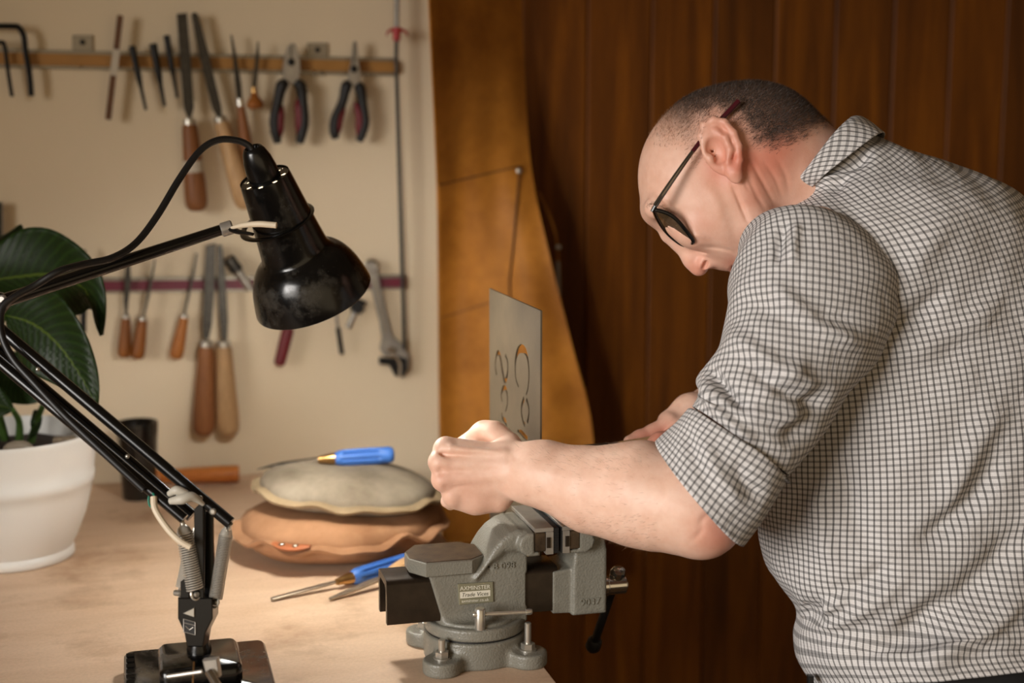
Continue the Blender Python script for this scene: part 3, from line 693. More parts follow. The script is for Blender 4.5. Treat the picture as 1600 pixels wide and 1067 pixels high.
# riveted tab on the lower bag's seam
a0 = math.radians(238); tabp = [pt1(1.035, 0.004, a0+d_, 1.0, 0.6) for d_ in np.linspace(-0.20, 0.16, 12)]
tb = part('tab', g_tube([p+V(0, -0.002, 0.002) for p in tabp], [0.004, 0.009, 0.0095, 0.009, 0.004], 10, 24, 0.45), M('orange_tab_leather', (168, 98, 58), 0.6, 0, 0.2, 60), t1)
for d_ in (0.34, 0.64):
    q = np.array(tabp[int(d_*11)])+V(-0.001, -0.006, 0.0055); part('rivet', g_ball(q, 0.0046, 12, (1, 0.8, 0.6)), M_CHROME, tb)

M_BLUE = M('blue_plastic', (58, 106, 182), 0.42); M_BLADE = M('bright_file_steel', (172, 162, 146), 0.38, 0.85, 0.2, 120, 0.15, 800, 0.0003)
def blue_file(label, tip, neck, hend, rad, blade_w, off_up, ref=EZ, flutes=True):
    """blue fluted handle from neck to hend (world), blade from neck to tip."""
    t = thing('blue_handled_file', label, 'file', neck, 'blue handled files'); ax = nrm(hend-neck); L = np.linalg.norm(hend-neck)
    x, y, z = frame(ax, ref); v = []; f = []; n = 40; prof = [(0, 0.62), (0.04, 0.80), (0.12, 0.98), (0.3, 1.03), (0.6, 1.05), (0.78, 1.02), (0.9, 1.04), (0.96, 0.94), (0.99, 0.66), (1, 0.3)]
    pr = catmull(np.array(prof), 44); m = len(pr)
    for s, r in pr:
        g = (0.24 if 0.10 < s < 0.80 else 0.0)*min(1, max(0, (s-0.10)*14))*min(1, max(0, (0.80-s)*14))
        for k in range(n):
            a = 2*math.pi*k/n; rr = rad*r*(1-g*(1 if (k % 5) in (0, 1) else 0)); v.append(neck+ax*(s*L)+x*rr*math.cos(a)+y*rr*math.sin(a))
    for i in range(m-1):
        for k in range(n):
            k2 = (k+1) % n; f.append((i*n+k, i*n+k2, (i+1)*n+k2, (i+1)*n+k))
    f.append(tuple(range(n-1, -1, -1))); f.append(tuple(range((m-1)*n, m*n)))
    part('handle', (v, f), M_BLUE, t, 40)
    part('ferrule', g_lathe(neck+ax*0.003, -ax, [(0, rad*0.70), (0.008, rad*0.70), (0.016, rad*0.52), (0.026, rad*0.40)], 18), M_BRASS, t)
    bl = tip-neck; Lb = np.linalg.norm(bl)
    part('blade', g_prism([(0.02, -blade_w*0.28), (0.035, -blade_w*0.5), (Lb-0.002, -blade_w*0.42), (Lb, -blade_w*0.3), (Lb, blade_w*0.3), (Lb-0.002, blade_w*0.42), (0.035, blade_w*0.5), (0.02, blade_w*0.28)], nrm(bl), np.cross(nrm(bl), -y if abs(y[2]) > 0.3 else x), y if abs(y[2]) > 0.3 else x, neck-(y if abs(y[2]) > 0.3 else x)*0.0015, 0.003, 0.0006), M_BLADE, t)
    return t
# one lying on the upper bag
zt = BC[2]+0.126+0.044
A = onY(522, 716, 1.990); Bh = onY(616, 710, 1.985); tp = onY(426, 730, 2.030)
blue_file('blue fluted-handle file resting on top of the pale sandbag', tp, A, Bh, 0.0115, 0.0075, 0)
t = thing('steel_burnisher', 'dark blurred steel burnisher lying behind the blue file on the sandbag', 'burnisher', onY(440, 732, 2.06))
part('blade', g_tube([onY(402, 733, 2.07), onY(440, 725, 2.06), onY(500, 716, 2.04)], [0.001, 0.0055, 0.0042], 10, 18, 0.5), M_DARKSTEEL, t); part('tang', g_rod(onY(500, 716, 2.04), onY(540, 713, 2.03), 0.003), M_STEEL, t)
# on the bench in front of the bags
A = onZ(548, 903, BZ+0.0105); Bh = onZ(640, 876, BZ+0.0105); tp = onZ(424, 936, BZ+0.003)
blue_file('blue fluted-handle file lying flat on the bench before the sandbags', tp, A, Bh, 0.0112, 0.0095, 0)
t = thing('half_round_file', 'slim file with a pale wooden handle tucked behind the vice', 'file', onZ(600, 905, BZ))
A = onZ(609, 898, BZ+0.014); Bh = onZ(676, 868, BZ+0.016); tp = onZ(515, 936, BZ+0.003); ax = nrm(Bh-A)
part('handle', g_lathe(A, Bh-A, [(0, 0.0085), (0.01, 0.011), (0.03, 0.0135), (0.07, 0.0138), (np.linalg.norm(Bh-A)-0.01, 0.012), (np.linalg.norm(Bh-A), 0.007)], 22), M_HAND_PALE, t)
part('ferrule', g_lathe(A+ax*0.004, -ax, [(0, 0.0092), (0.010, 0.0088), (0.012, 0.006)], 20), M_CHROME, t)
bl = tp-A; Lb = np.linalg.norm(bl); b1 = nrm(bl); sd = nrm(np.cross(b1, EZ)); upb = np.cross(sd, b1)
part('blade', g_prism([(0.008, -0.003), (0.03, -0.006), (Lb*0.6, -0.0055), (Lb, -0.0022), (Lb, 0.0022), (Lb*0.6, 0.0055), (0.03, 0.006), (0.008, 0.003)], b1, sd, upb, A-upb*0.002, 0.004, 0.001), M_BLADE, t)

# ================================================================ bench vice
def onX(px, py, X): r = ray(px, py); return CC+r*(X/r[0])
def castiron():
    t = NT('grey_hammered_paint'); vec = t.coord(); t.b.inputs['Base Color'].default_value = lin((122, 128, 126))
    n = t.noise(vec, 18, 4); t.l(t.mix(t.ramp(n, [(0.45, 0.0), (0.75, 0.5)]), lin((122, 120, 110)), lin((100, 98, 88))), t.b.inputs['Base Color'])
    t.b.inputs['Roughness'].default_value = 0.36; t.bump(t.noise(vec, 420, 2), 0.5, 0.0016); return t.m
M_CAST = castiron()
M_SLIDE = M('oiled_dark_steel', (52, 42, 32), 0.38, 0.55, 0.4, 45, 0.1, 500)
M_WORN = M('worn_brown_steel', (88, 72, 54), 0.45, 0.5, 0.35, 60, 0.25, 500, col2=(58, 46, 34))
M_RUBBER = M('black_jaw_pad', (14, 14, 14), 0.6)
VC = V(0.361, 1.515, BZ)
vice = thing('bench_vice', 'grey cast-iron bench vice bolted at the bench corner', 'vice', VC)
def cast(name, sdf, mat=M_CAST, parent=vice):
    v, f = sdf.mesh(); return mesh(name, v, f, mat, parent, True)
s = SDF(VC+V(-0.085, -0.085, -0.004), VC+V(0.085, 0.085, 0.045), 0.0013)
s.cyl(VC, EZ, 0.0585, 0.0, 0.031, 0.003, 0.0)
for sx in (-1, 1):
    for sy in (-1, 1): s.cyl(VC+V(sx*0.049, sy*0.049, 0), EZ, 0.0215, 0.0, 0.0165, 0.003, 0.010)
cast('base', s)
s = SDF(VC+V(-0.065, -0.065, 0.026), VC+V(0.065, 0.065, 0.055), 0.0012)
s.cyl(VC, EZ, 0.0575, 0.0325, 0.0465, 0.003, 0.0)
cast('swivel_disc', s)
part('swivel_gap', g_lathe(VC+V(0, 0, 0.030), EZ, [(0, 0.0555), (0.004, 0.0555)], 48), M_RUBBER, vice)
s = SDF((0.272, 1.455, 0.938), (0.440, 1.582, 1.068), 0.0013)
s.poly([(0.320, 0.942), (0.4155, 0.942), (0.4155, 1.030), (0.405, 1.040), (0.385, 1.030), (0.372, 1.006), (0.302, 1.006)], 1.487, 1.547, 0.003, 0.0)
s.cyl(VC+V(0, 0, 0), EZ, 0.050, 0.0445, 0.050, 0.002, 0.010)
s.poly([(0.355, 0.998), (0.361, 1.008), (0.367, 1.020), (0.374, 1.031), (0.383, 1.041), (0.394, 1.048), (0.404, 1.051), (0.420, 1.0475), (0.420, 1.028), (0.405, 1.028), (0.388, 1.027), (0.372, 1.014)], 1.480, 1.560, 0.006, 0.010)
s.poly([(0.401, 1.036), (0.404, 1.044), (0.412, 1.0485), (0.4195, 1.0485), (0.4195, 1.0265), (0.425, 1.0265), (0.425, 1.022), (0.412, 1.022), (0.404, 1.027)], 1.471, 1.569, 0.003, 0.004)
s.poly([(0.404, 0.960), (0.42, 0.960), (0.42, 1.0), (0.404, 1.0)], 1.489, 1.545, 0.002, 0.003, 's')
cast('body', s)
OC = [(0.283, 1.504), (0.298, 1.481), (0.350, 1.481), (0.367, 1.496), (0.367, 1.537), (0.350, 1.553), (0.298, 1.553), (0.283, 1.529)]
part('anvil', g_prism(OC, EX, EY, EZ, (0, 0, 1.0045), 0.0165, 0.0012), M_CAST, vice)
part('anvil_face', g_prism([((x-0.325)*0.975+0.325, (y-1.517)*0.965+1.517) for x, y in OC], EX, EY, EZ, (0, 0, 1.0205), 0.0012, 0.0004), M_WORN, vice)
# slide: a channel running under both jaws
def chan(y0, y1, z0, z1, t_, x0, x1):
    pl = [(y0, z0), (y0, z1-0.006), (y0+0.002, z1-0.002), (y0+0.006, z1), (y1-0.006, z1), (y1-0.002, z1-0.002), (y1, z1-0.006), (y1, z0), (y1-t_, z0), (y1-t_, z1-t_-0.005), (y1-t_-0.005, z1-t_), (y0+t_+0.005, z1-t_), (y0+t_, z1-t_-0.005), (y0+t_, z0)]
    n = len(pl); v = [V(x0, a, b) for a, b in pl]+[V(x1, a, b) for a, b in pl]; f = [(i, (i+1) % n, n+(i+1) % n, n+i) for i in range(n)]
    # end faces as quads between outer and inner outline
    o_ = list(range(0, 8)); i_ = [13, 12, 12, 11, 10, 9, 9, 8]
    for k in range(7):
        q = [o_[k], o_[k+1], i_[k+1], i_[k]]; q = [a for j, a in enumerate(q) if a not in q[:j]]; f.append(tuple(q)); f.append(tuple(n+a for a in reversed(q)))
    return v, f
part('slide', chan(1.490, 1.544, 0.951, 1.0015, 0.008, 0.2555, 0.452), M_SLIDE, vice, 40)
s = SDF((0.436, 1.455, 0.932), (0.520, 1.582, 1.062), 0.0013)
s.poly([(0.4455, 0.9475), (0.472, 0.946), (0.472, 1.0), (0.4455, 0.9965)], 1.4885, 1.5455, 0.002, 0.0)
s.poly([(0.468, 0.944), (0.509, 0.944), (0.509, 1.018), (0.506, 1.034), (0.497, 1.045), (0.482, 1.050), (0.472, 1.0485), (0.470, 1.02), (0.468, 0.999)], 1.484, 1.550, 0.004, 0.003)
s.poly([(0.4585, 1.022), (0.480, 1.022), (0.487, 1.027), (0.490, 1.035), (0.487, 1.043), (0.480, 1.048), (0.4705, 1.048), (0.4705, 1.0265), (0.4585, 1.0265)], 1.471, 1.569, 0.002, 0.004)
cast('moving_jaw', s)
# jaw inserts and L-shaped steel covers
XG = 0.4482
for x0, x1, xa, xb in ((0.4195, 0.4403, 0.4318, 0.4403), (0.4512, 0.4712, 0.4512, 0.4592)):
    jp = part('jaw_cover', (lambda m: (m.v, m.f))(MB().add(*g_box((x0-0.0006, 1.4695, 1.0497), (x1, 1.5705, 1.0545), 0.0005)).add(*g_box((xa, 1.4695, 1.0235), (xb, 1.5705, 1.0496), 0.0005))), M_STEEL, vice)
    xi0, xi1 = (0.4197, 0.4314) if x0 < 0.44 else (0.4596, 0.4704)
    part('jaw_insert', g_box((xi0, 1.4702, 1.0270), (xi1, 1.5698, 1.0492), 0.0015), M_WORN, vice)
    xs = (xa+xb)/2; part('cover_screw', g_obox(V(xs+(0.001 if x0 > 0.44 else -0.0015), 1.4690, 1.0375), EX, EZ, EY, 0.0022, 0.006, 0.001, 0.0003), M_SLIDE, jp)
for x0, x1 in ((0.4407, 0.4469), (0.4493, 0.4510)):
    sp = part('jaw_pad', g_box((x0, 1.4705, 1.0240), (x1, 1.5695, 1.0535), 0.0006), M_RUBBER, vice)
    for k in range(9): part('pad_rib', g_box((x0+0.0006, 1.4698, 1.0255+k*0.003), (x1-0.0004, 1.4705, 1.0270+k*0.003), 0.0003), M_BLACKGRIP, sp) if x0 < 0.445 else None
# screw and handle
YS = 1.517; ZS = 0.966
part('screw', g_lathe((0.500, YS, ZS), EX, [(0, 0.010), (0.013, 0.010), (0.015, 0.0125), (0.019, 0.0125), (0.020, 0.0115), (0.041, 0.0115), (0.043, 0.0095)], 26), M_CHROME, vice)
XH = 0.532
h0, h1 = onX(965, 897, XH), onX(929, 1003, XH)
hb = part('handle_bar', g_rod(h0, h1, 0.0052, None, 18), M_BLACKTOOL, vice)
ax = nrm(h1-h0)
part('handle_knob', g_lathe(h0-ax*0.010, ax, [(0, 0.004), (0.002, 0.0075), (0.006, 0.0092), (0.016, 0.0092), (0.020, 0.008)], 22), M_CHROME, hb)
part('handle_knob', g_lathe(h1-ax*0.006, ax, [(0, 0.006), (0.004, 0.0090), (0.016, 0.0096), (0.020, 0.0075), (0.021, 0.002)], 22), M_BLACKGRIP, hb)
# locking pin with tommy bar
LP = V(0.355, 1.4655, BZ+0.0462)
pn = part('lock_pin', g_lathe(LP, EZ, [(-0.001, 0.0058), (0.003, 0.0060), (0.0225, 0.0062), (0.0240, 0.0052)], 24), M_ZINC, vice)
part('tommy_bar', g_rod(LP+V(-0.006, -0.001, 0.0175), LP+V(0.054, -0.001, 0.0150), 0.0023, None, 14), M_ZINC, pn)
part('bar_end', g_lathe(LP+V(0.052, -0.001, 0.0152), EX, [(0, 0.0035), (0.005, 0.0038), (0.007, 0.003)], 16), M_ZINC, pn)
part('bar_end', g_lathe(LP+V(-0.0085, -0.001, 0.0176), EX, [(0, 0.0025), (0.002, 0.0036), (0.004, 0.0036)], 16), M_ZINC, pn)
# bolts
for sx, sy, hh in ((-1, -1, 0.022), (1, -1, 0.032), (-1, 1, 0.022), (1, 1, 0.026)):
    q = VC+V(sx*0.049, sy*0.049, 0.0165)
    b = part('bolt', g_lathe(q, EZ, [(0, 0.0038), (hh-0.001, 0.0038), (hh, 0.003)], 18), M_ZINC, vice)
    part('washer', g_lathe(q, EZ, [(0, 0.0095), (0.0015, 0.0095)], 24), M_ZINC, b)
    part('nut', g_lathe(q+V(0, 0, 0.0015), V(0, 0, 1), [(0, 0.0074), (0.0006, 0.0080), (0.0062, 0.0080), (0.007, 0.0072)], 6, ref=(1, 0.3*sx, 0)), M_ZINC, b, 25)
# cast lettering
YF = 1.4866
def vtext(body, px, py, size, mat, parent, y=YF, depth=0.0012, sx=1.0, name='lettering', shear=0.0):
    c = onY(px, py, y); return part(name, text_geo(body, size, EX, EZ+EX*shear, -EY, c, depth, sx=sx), mat, parent, 30, False)
vtext('B 098', 787, 884, 0.0105, M_CAST, vice, 1.4864, 0.0018, 1.05)
vtext('9037', 922, 940.5, 0.0115, M_CAST, vice, 1.4838, 0.0018, 1.05)
q = [onY(x, y, 1.4862) for x, y in ((715, 912), (770, 908.5), (771, 940), (717, 945))]
NP = M('name_plate_olive', (140, 138, 116), 0.4, 0.4); NW = M('name_plate_white', (216, 212, 196), 0.45); ND = M('name_plate_ink', (92, 92, 82), 0.5)
npz = part('name_plate', g_prism([(p[0], p[2]) for p in q], EX, EZ, -EY, (0, 1.4872, 0), 0.0022, 0.0005), NP, vice)
part('plate_band', g_prism([(p[0], p[2]) for p in [onY(x, y, 1.4850) for x, y in ((718.5, 925), (766, 921.5), (766, 931), (719, 935))]], EX, EZ, -EY, (0, 1.4851, 0), 0.0003, 0), NW, npz)
sh = 0.0
ex2 = nrm(onY(770, 908.5, YF)-onY(715, 912, YF))
def ptext(body, px, py, size, mat, sx=1.0, shear=0.0):
    c = onY(px, py, 1.4847); part('lettering', text_geo(body, size, ex2, EZ+EX*shear, -EY, c, 0.0003, sx=sx), mat, npz, 30, False)
ptext('AXMINSTER', 742.5, 918.3, 0.0066, NW, 0.98); ptext('Trade Vices', 742.5, 928.6, 0.0064, ND, 1.0, 0.2); ptext('axminster.co.uk', 742.8, 938.0, 0.0050, NW, 0.98)

# ================================================================ steel plate with cut-out letters
XPL = 0.4481
def pz(zx, zy): p = onX(660+zx/2.667, 440+zy/2.667, XPL); return V(p[1], p[2])
def stroke(path, wd_):
    c = catmull(np.array([pz(*q) for q in path]), 26); w = np.interp(np.linspace(0, 1, 26), np.linspace(0, 1, len(wd_)), wd_)*1e-3
    T = np.gradient(c, axis=0); T /= np.linalg.norm(T, axis=1)[:, None]; N = np.stack([-T[:, 1], T[:, 0]], 1)
    return np.vstack([c+N*w[:, None], (c-N*w[:, None])[::-1]])
holes = [stroke([(404, 438), (392, 398), (391, 335), (401, 290), (417, 279), (433, 290), (444, 330), (448, 385), (444, 440), (436, 472)], [1.2, 1.6, 2.4, 4.5, 5.5, 4.5, 2.4, 2, 1.6, 1.0]),
         stroke([(427, 486), (418, 515), (417, 548), (423, 582), (431, 598)], [3.2, 2.6, 2.2, 2.6, 3]), stroke([(437, 488), (446, 520), (447, 553), (441, 588)], [3, 2, 2, 2.4]),
         stroke([(400, 622), (414, 628), (426, 640), (442, 655)], [1.4, 3.5, 4, 3]),
         stroke([(313, 388), (307, 350), (312, 308), (320, 294), (329, 320), (337, 370), (345, 412), (353, 405), (359, 370), (358, 332), (349, 306)], [2.5, 2, 2.4, 3.4, 3.6, 3.4, 3.6, 3, 2, 2, 2.5]),
         stroke([(336, 500), (332, 472), (340, 444), (350, 444), (357, 472), (357, 512), (350, 540)], [1.6, 1.8, 3.2, 3.2, 2, 1.8, 1.4]),
         stroke([(334, 545), (338, 570), (349, 582), (355, 610)], [1.5, 3, 4, 2]), stroke([(365, 612), (370, 630)], [1.6, 1.6]),
         stroke([(337, 908), (329, 930), (330, 958), (338, 972)], [3, 2, 2, 2.6]), stroke([(342, 910), (349, 932), (348, 958), (343, 970)], [3, 2, 2, 2.6]),
         stroke([(388, 900), (392, 915)], [1.2, 1.2])]
def cut_sheet(outer, holes, thick):
    cu = bpy.data.curves.new('sheet', 'CURVE'); cu.dimensions = '2D'; cu.fill_mode = 'BOTH'; cu.extrude = thick/2
    for pl in [outer]+holes:
        sp_ = cu.splines.new('POLY'); sp_.points.add(len(pl)-1); sp_.use_cyclic_u = True
        for i, q_ in enumerate(pl): sp_.points[i].co = (q_[0], q_[1], 0, 1)
    o_ = bpy.data.objects.new('sheet', cu); COL.objects.link(o_); bpy.context.view_layer.update()
    dg = bpy.context.evaluated_depsgraph_get(); me = o_.evaluated_get(dg).to_mesh()
    v = np.array([tuple(p.co) for p in me.vertices]); f = [tuple(p.vertices) for p in me.polygons]
    o_.evaluated_get(dg).to_mesh_clear(); bpy.data.objects.remove(o_); bpy.data.curves.remove(cu); return v, f
Y0, Y1, Z0, Z1 = 1.5475, 1.788, 0.930, 1.2875
v2, f2 = cut_sheet([V(Y0, Z0), V(Y1, Z0), V(Y1, Z1), V(Y0, Z1)], holes, 0.0022)
M_PLATE = M('brushed_mild_steel', (104, 92, 74), 0.42, 0.45, 0.2, 14, 0.1, 300, col2=(84, 74, 60))
pl = mesh('steel_plate', np.stack([XPL+v2[:, 2], v2[:, 0], v2[:, 1]], 1), f2, M_PLATE, None, False)
tag(pl, 'thin steel plate with cut-out stencil letters, upright in the vice', 'metal plate')

# ================================================================ black desk lamp
M_LAMP = M('black_gloss_enamel', (9, 9, 9), 0.24, 0)
def lampmat():
    t = NT('dusty_black_enamel'); vec = t.coord(); n = t.noise(vec, 22, 6, 0.7)
    sp = t.noise(vec, 420, 2, 0.5)
    dust = t.math('MULTIPLY', t.ramp(n, [(0.50, 0.0), (0.82, 0.6)]), 1.0)
    spk = t.ramp(sp, [(0.72, 0.0), (0.78, 0.5)]); al = t.math('MAXIMUM', dust, spk)
    t.l(t.mix(al, lin((9, 9, 9)), lin((88, 83, 74))), t.b.inputs['Base Color']); t.l(t.ramp(al, [(0.0, 0.18), (0.5, 0.5)]), t.b.inputs['Roughness'])
    return t.m
M_LAMPD = lampmat()
M_REFL = M('white_reflector', (232, 226, 214), 0.5)
M_CABLE = M('black_rubber_cable', (16, 15, 15), 0.42)
M_CREAM = M('cream_sleeve', (214, 198, 172), 0.5)
lamp = thing('desk_lamp', 'black spring-balanced desk lamp with a domed shade', 'desk lamp', (0.051, 1.49, BZ))
def rrect(x0, x1, y0, y1, r, n=6):
    out = []
    for cx, cy, a in ((x1-r, y1-r, 0), (x0+r, y1-r, 90), (x0+r, y0+r, 180), (x1-r, y0+r, 270)):
        out += [(cx+r*math.cos(math.radians(a+90*i/n)), cy+r*math.sin(math.radians(a+90*i/n))) for i in range(n+1)]
    return out
part('base', g_prism(rrect(-0.026, 0.127, 1.408, 1.562, 0.010), EX, EY, EZ, (0, 0, BZ), 0.0225, 0.003), M_LAMPD, lamp, 50)
up_ = part('base_step', g_prism(rrect(0.010, 0.094, 1.430, 1.515, 0.010), EX, EY, EZ, (0, 0, BZ+0.0225), 0.0225, 0.004), M_LAMPD, lamp, 50)
for k in range(9): part('grip_ridge', g_rod(V(-0.0235, 1.420+k*0.0158, BZ+0.0225), V(-0.0150, 1.420+k*0.0158, BZ+0.0225), 0.0028, None, 8), M_LAMP, lamp)
def ipoly(poly, d, thick, bev=0.0):
    k_ = d/F; c = P(W/2, H/2, d); return g_prism([((x-W/2)*k_, -(y-H/2)*k_) for x, y in poly], RX, UP, FW, c-FW*thick/2, thick, bev)
DL = 1.485
part('swivel_post', g_lathe(V(0.052, 1.478, BZ+0.045), EZ, [(-0.002, 0.013), (0.004, 0.013), (0.010, 0.011), (0.022, 0.010)], 24), M_LAMP, lamp)
blk = part('post_block', ipoly([(283, 930), (337, 930), (337, 962), (326, 984), (322, 1006), (297, 1006), (293, 984), (283, 962)], DL, 0.030, 0.0012), M_LAMP, lamp, 30)
part('maker_badge', ipoly([(287, 967), (305, 972), (305, 992), (287, 987)], DL-0.0152, 0.0012, 0.0004), M('badge_black', (30, 29, 28), 0.45, 0.3), blk)
for k, (ax_, ay_, bx_, by_) in enumerate(((287, 967, 305, 972), (287, 987, 305, 992), (287, 967, 287, 987), (305, 972, 305, 992), (288, 973, 304, 977), (290, 978, 296, 984), (296, 984, 302, 980))):
    part('badge_line', g_rod(P(ax_, ay_, DL-0.0158), P(bx_, by_, DL-0.0158), 0.0005, None, 6), M_STEEL, blk)
part('upright', ipoly([(304, 795), (318, 782), (319, 935), (304, 935)], DL-0.012, 0.004, 0.0006), M_LAMP, lamp)
part('upright', ipoly([(322, 800), (333, 790), (336, 935), (320, 935)], DL+0.010, 0.006, 0.0006), M_LAMP, lamp)
part('upright', ipoly([(283, 908), (294, 900), (297, 935), (283, 935)], DL-0.010, 0.006, 0.0006), M_LAMP, lamp)
part('adjuster_rod', g_spring(P(316, 790, DL+0.002), P(313, 920, DL+0.002), 0.0035, 0.0010, 44, 5, 8), M_BLACKTOOL, lamp)
part('block_wedge', ipoly([(286, 958), (304, 949), (304, 964)], DL-0.0152, 0.003, 0.0004), M_ZINC, lamp)
M_SPRING = M('bright_spring_steel', (206, 201, 190), 0.28, 0.55)
def lspring(a, b, r, wire, turns, m=M_SPRING):
    sp_ = part('spring', g_spring(a, b, r, wire, turns), m, lamp); d_ = nrm(b-a)
    part('spring_core', g_rod(a, b, r*0.80, None, 14), M_BLACKTOOL, sp_)
    part('spring_cap', g_lathe(a-d_*0.014, d_, [(0, 0.0022), (0.006, 0.0028), (0.009, r*0.75), (0.015, r*1.0)], 18), m, sp_)
    part('spring_eye', g_tube([b+d_*0.004+frame(d_)[0]*(0.006*math.cos(q))+d_*(0.006*math.sin(q)) for q in np.linspace(0, 2*math.pi, 15)[:-1]], 0.0012, 8, None, 1, True), m, sp_)
lspring(P(288, 832, DL-0.016), P(305, 922, DL-0.016), 0.0082, 0.0009, 24)
lspring(P(353, 835, DL-0.004), P(337, 934, DL-0.004), 0.0068, 0.0006, 40)
lspring(P(300, 845, DL+0.025), P(284, 918, DL+0.025), 0.0060, 0.0009, 34)
for q in ((339, 941, DL-0.006), (307, 929, DL-0.018), (281, 927, DL+0.02)): part('spring_pin', g_rod(P(q[0]-8, q[1]-1, q[2]+0.004), P(q[0]+2, q[1], q[2]), 0.0032, None, 12, 0.0006), M_ZINC, lamp)
# lower arms
def arm(a, b, d0, d1, w=0.0095): return part('lower_arm', g_tube([P(a[0], a[1], d0), P(b[0], b[1], d1)], w*0.56, 16, 4), M_LAMP, lamp)
aT = arm((360, 817), (-40, 480), DL-0.010, 1.500, 0.0115); arm((300, 806), (-60, 500), DL+0.012, 1.515, 0.0125); aL = arm((288, 811), (-60, 516), DL-0.020, 1.490, 0.0100)
for q in ((312, 779), (333, 799)): part('pivot_bolt', g_lathe(P(q[0], q[1], DL-0.0145), -FW, [(0, 0.0036), (0.002, 0.0034), (0.003, 0.002)], 14), M_ZINC, aT)
for q in ((199, 713), (59, 577), (211, 747)): part('rivet', g_ball(P(q[0], q[1], DL-0.014), 0.0024, 10), M_ZINC, aT)
part('spring_hook', g_tube([P(360, 818, DL-0.014), P(357, 826, DL-0.008), P(354, 834, DL-0.004)], 0.0026, 10, 12), M_CHROME, lamp)
part('tape_wrap', g_tube([P(266, 783, DL-0.026), P(284, 780, DL-0.03), P(300, 776, DL-0.026), P(318, 788, DL-0.018)], [0.0035, 0.0055, 0.005, 0.002], 12, 18), M('grey_white_tape', (188, 182, 168), 0.5), lamp)
part('tape_wrap', g_tube([P(264, 772, DL-0.022), P(276, 766, DL-0.026), P(292, 772, DL-0.024)], [0.003, 0.005, 0.004], 12, 14), bpy.data.materials['grey_white_tape'], lamp)
part('cream_wire', g_tube([P(240, 776, DL-0.024), P(243, 797, DL-0.028), P(262, 826, DL-0.032), P(281, 845, DL-0.034), P(298, 855, DL-0.034)], 0.0034, 10, 26), M_CREAM, lamp)
part('green_tie', g_tube([P(237+5*math.cos(a_), 781+11*math.sin(a_), DL-0.020-0.004*math.cos(a_)) for a_ in np.linspace(0, 6.28, 17)[:-1]], 0.0011, 8, None, 1, True), M('green_cord', (34, 120, 96), 0.5), lamp)
# clamp lever on the base
cl = part('clamp_block', ipoly([(318, 1030), (341, 1027), (345, 1056), (324, 1052)], 1.405, 0.012, 0.001), M_STEEL, lamp)
part('lever', g_rod(P(327, 1050, 1.398), P(345, 1080, 1.385), 0.0048, 0.004, 14), M_CHROME, cl); part('lever_axle', g_rod(P(262, 1057, 1.412), P(316, 1049, 1.404), 0.0022, None, 10), M_STEEL, cl)
part('base_wire', g_rod(P(303, 1034, 1.42), P(300, 1085, 1.40), 0.0008, None, 8), M_BRASS, lamp)
# elbow and upper arm
part('elbow_plate', ipoly([(-48, 474), (-40, 462), (0, 456), (14, 462), (16, 474), (6, 486), (-30, 524), (-52, 520)], 1.503, 0.020, 0.002), M_LAMP, lamp)
part('elbow_bolt', g_lathe(P(4, 468, 1.492), -FW, [(0, 0.0052), (0.002, 0.005), (0.004, 0.003)], 14), M_STEEL, lamp)
ua = part('upper_arm', g_tube([P(6, 470, 1.503), P(352, 357, 1.63)], [0.0076, 0.0072, 0.0062], 18, 20), M_LAMP, lamp)
DS = 1.67; K_ = DS/F
SA = nrm(RX*(0.32*0.87)-UP*(0.95*0.87)+FW*0.50); C0 = P(414, 279, DS)
def spx(prof): return [(a*K_, r*K_) for a, r in prof]
outer = [(0, 37), (0.3, 39.5), (2, 41), (60, 47), (120, 54), (134, 57), (140, 62), (147, 71), (160, 81), (180, 90), (203, 96), (217, 98.5), (219, 98.5), (219, 96.5), (203, 94.4), (180, 88), (160, 79), (147, 69), (140, 60), (134, 55.5), (120, 52.5), (60, 45.5), (2.5, 39)]
sh_ = part('shade', g_lathe(C0, SA, spx(catmull(np.array(outer), 90)), 72, caps=False), M_LAMPD, lamp, 40)
part('reflector', g_lathe(C0, SA, spx([(216, 96.0), (203, 93.6), (180, 87.2), (160, 78.2), (147, 68.2), (140, 59.2), (134, 54.7), (120, 51.7), (60, 44.7), (6, 38.2)]), 64, caps=False), M_REFL, sh_)
# top disc with its vent holes
hx = []
for k_ in range(8):
    a_ = 2*math.pi*(k_+0.35)/8; hx.append([V(31*math.cos(a_)+4.3*math.cos(b_), 31*math.sin(a_)+4.3*math.sin(b_))*K_ for b_ in np.linspace(0, 2*math.pi, 15)[:-1]])
v2, f2 = cut_sheet([V(39.3*math.cos(b_), 39.3*math.sin(b_))*K_ for b_ in np.linspace(0, 2*math.pi, 49)[:-1]], hx, 0.0012)
xs_, ys_, zs_ = frame(SA)
part('vent_disc', (C0+np.outer(v2[:, 0], xs_)+np.outer(v2[:, 1], ys_)+np.outer(v2[:, 2]+0.0004, zs_), f2), M_LAMP, sh_, 30, False)
part('cap', g_lathe(C0, -SA, spx([(-1, 25), (2, 25.5), (5, 24.5), (16, 25), (34, 22.5), (48, 18), (54, 14.5), (55, 12), (50, 9), (40, 8)]), 40, caps=False), M_LAMP, sh_, 40)
Bc = C0+SA*(112*K_)
def glow(name, col, st):
    t = NT(name); t.b.inputs['Emission Color'].default_value = col; t.b.inputs['Emission Strength'].default_value = st; return t.m
part('bulb', g_lathe(C0+SA*(60*K_), SA, spx([(0, 14), (20, 14), (34, 20), (52, 28), (66, 30), (80, 26), (90, 16), (94, 3)]), 28), glow('warm_bulb', (1.0, 0.80, 0.58, 1), 14.0), sh_)
bl = bpy.data.lights.new('lamp_bulb_light', 'POINT'); bl.energy = 4.2; bl.color = (1.0, 0.985, 0.95); bl.shadow_soft_size = 0.02
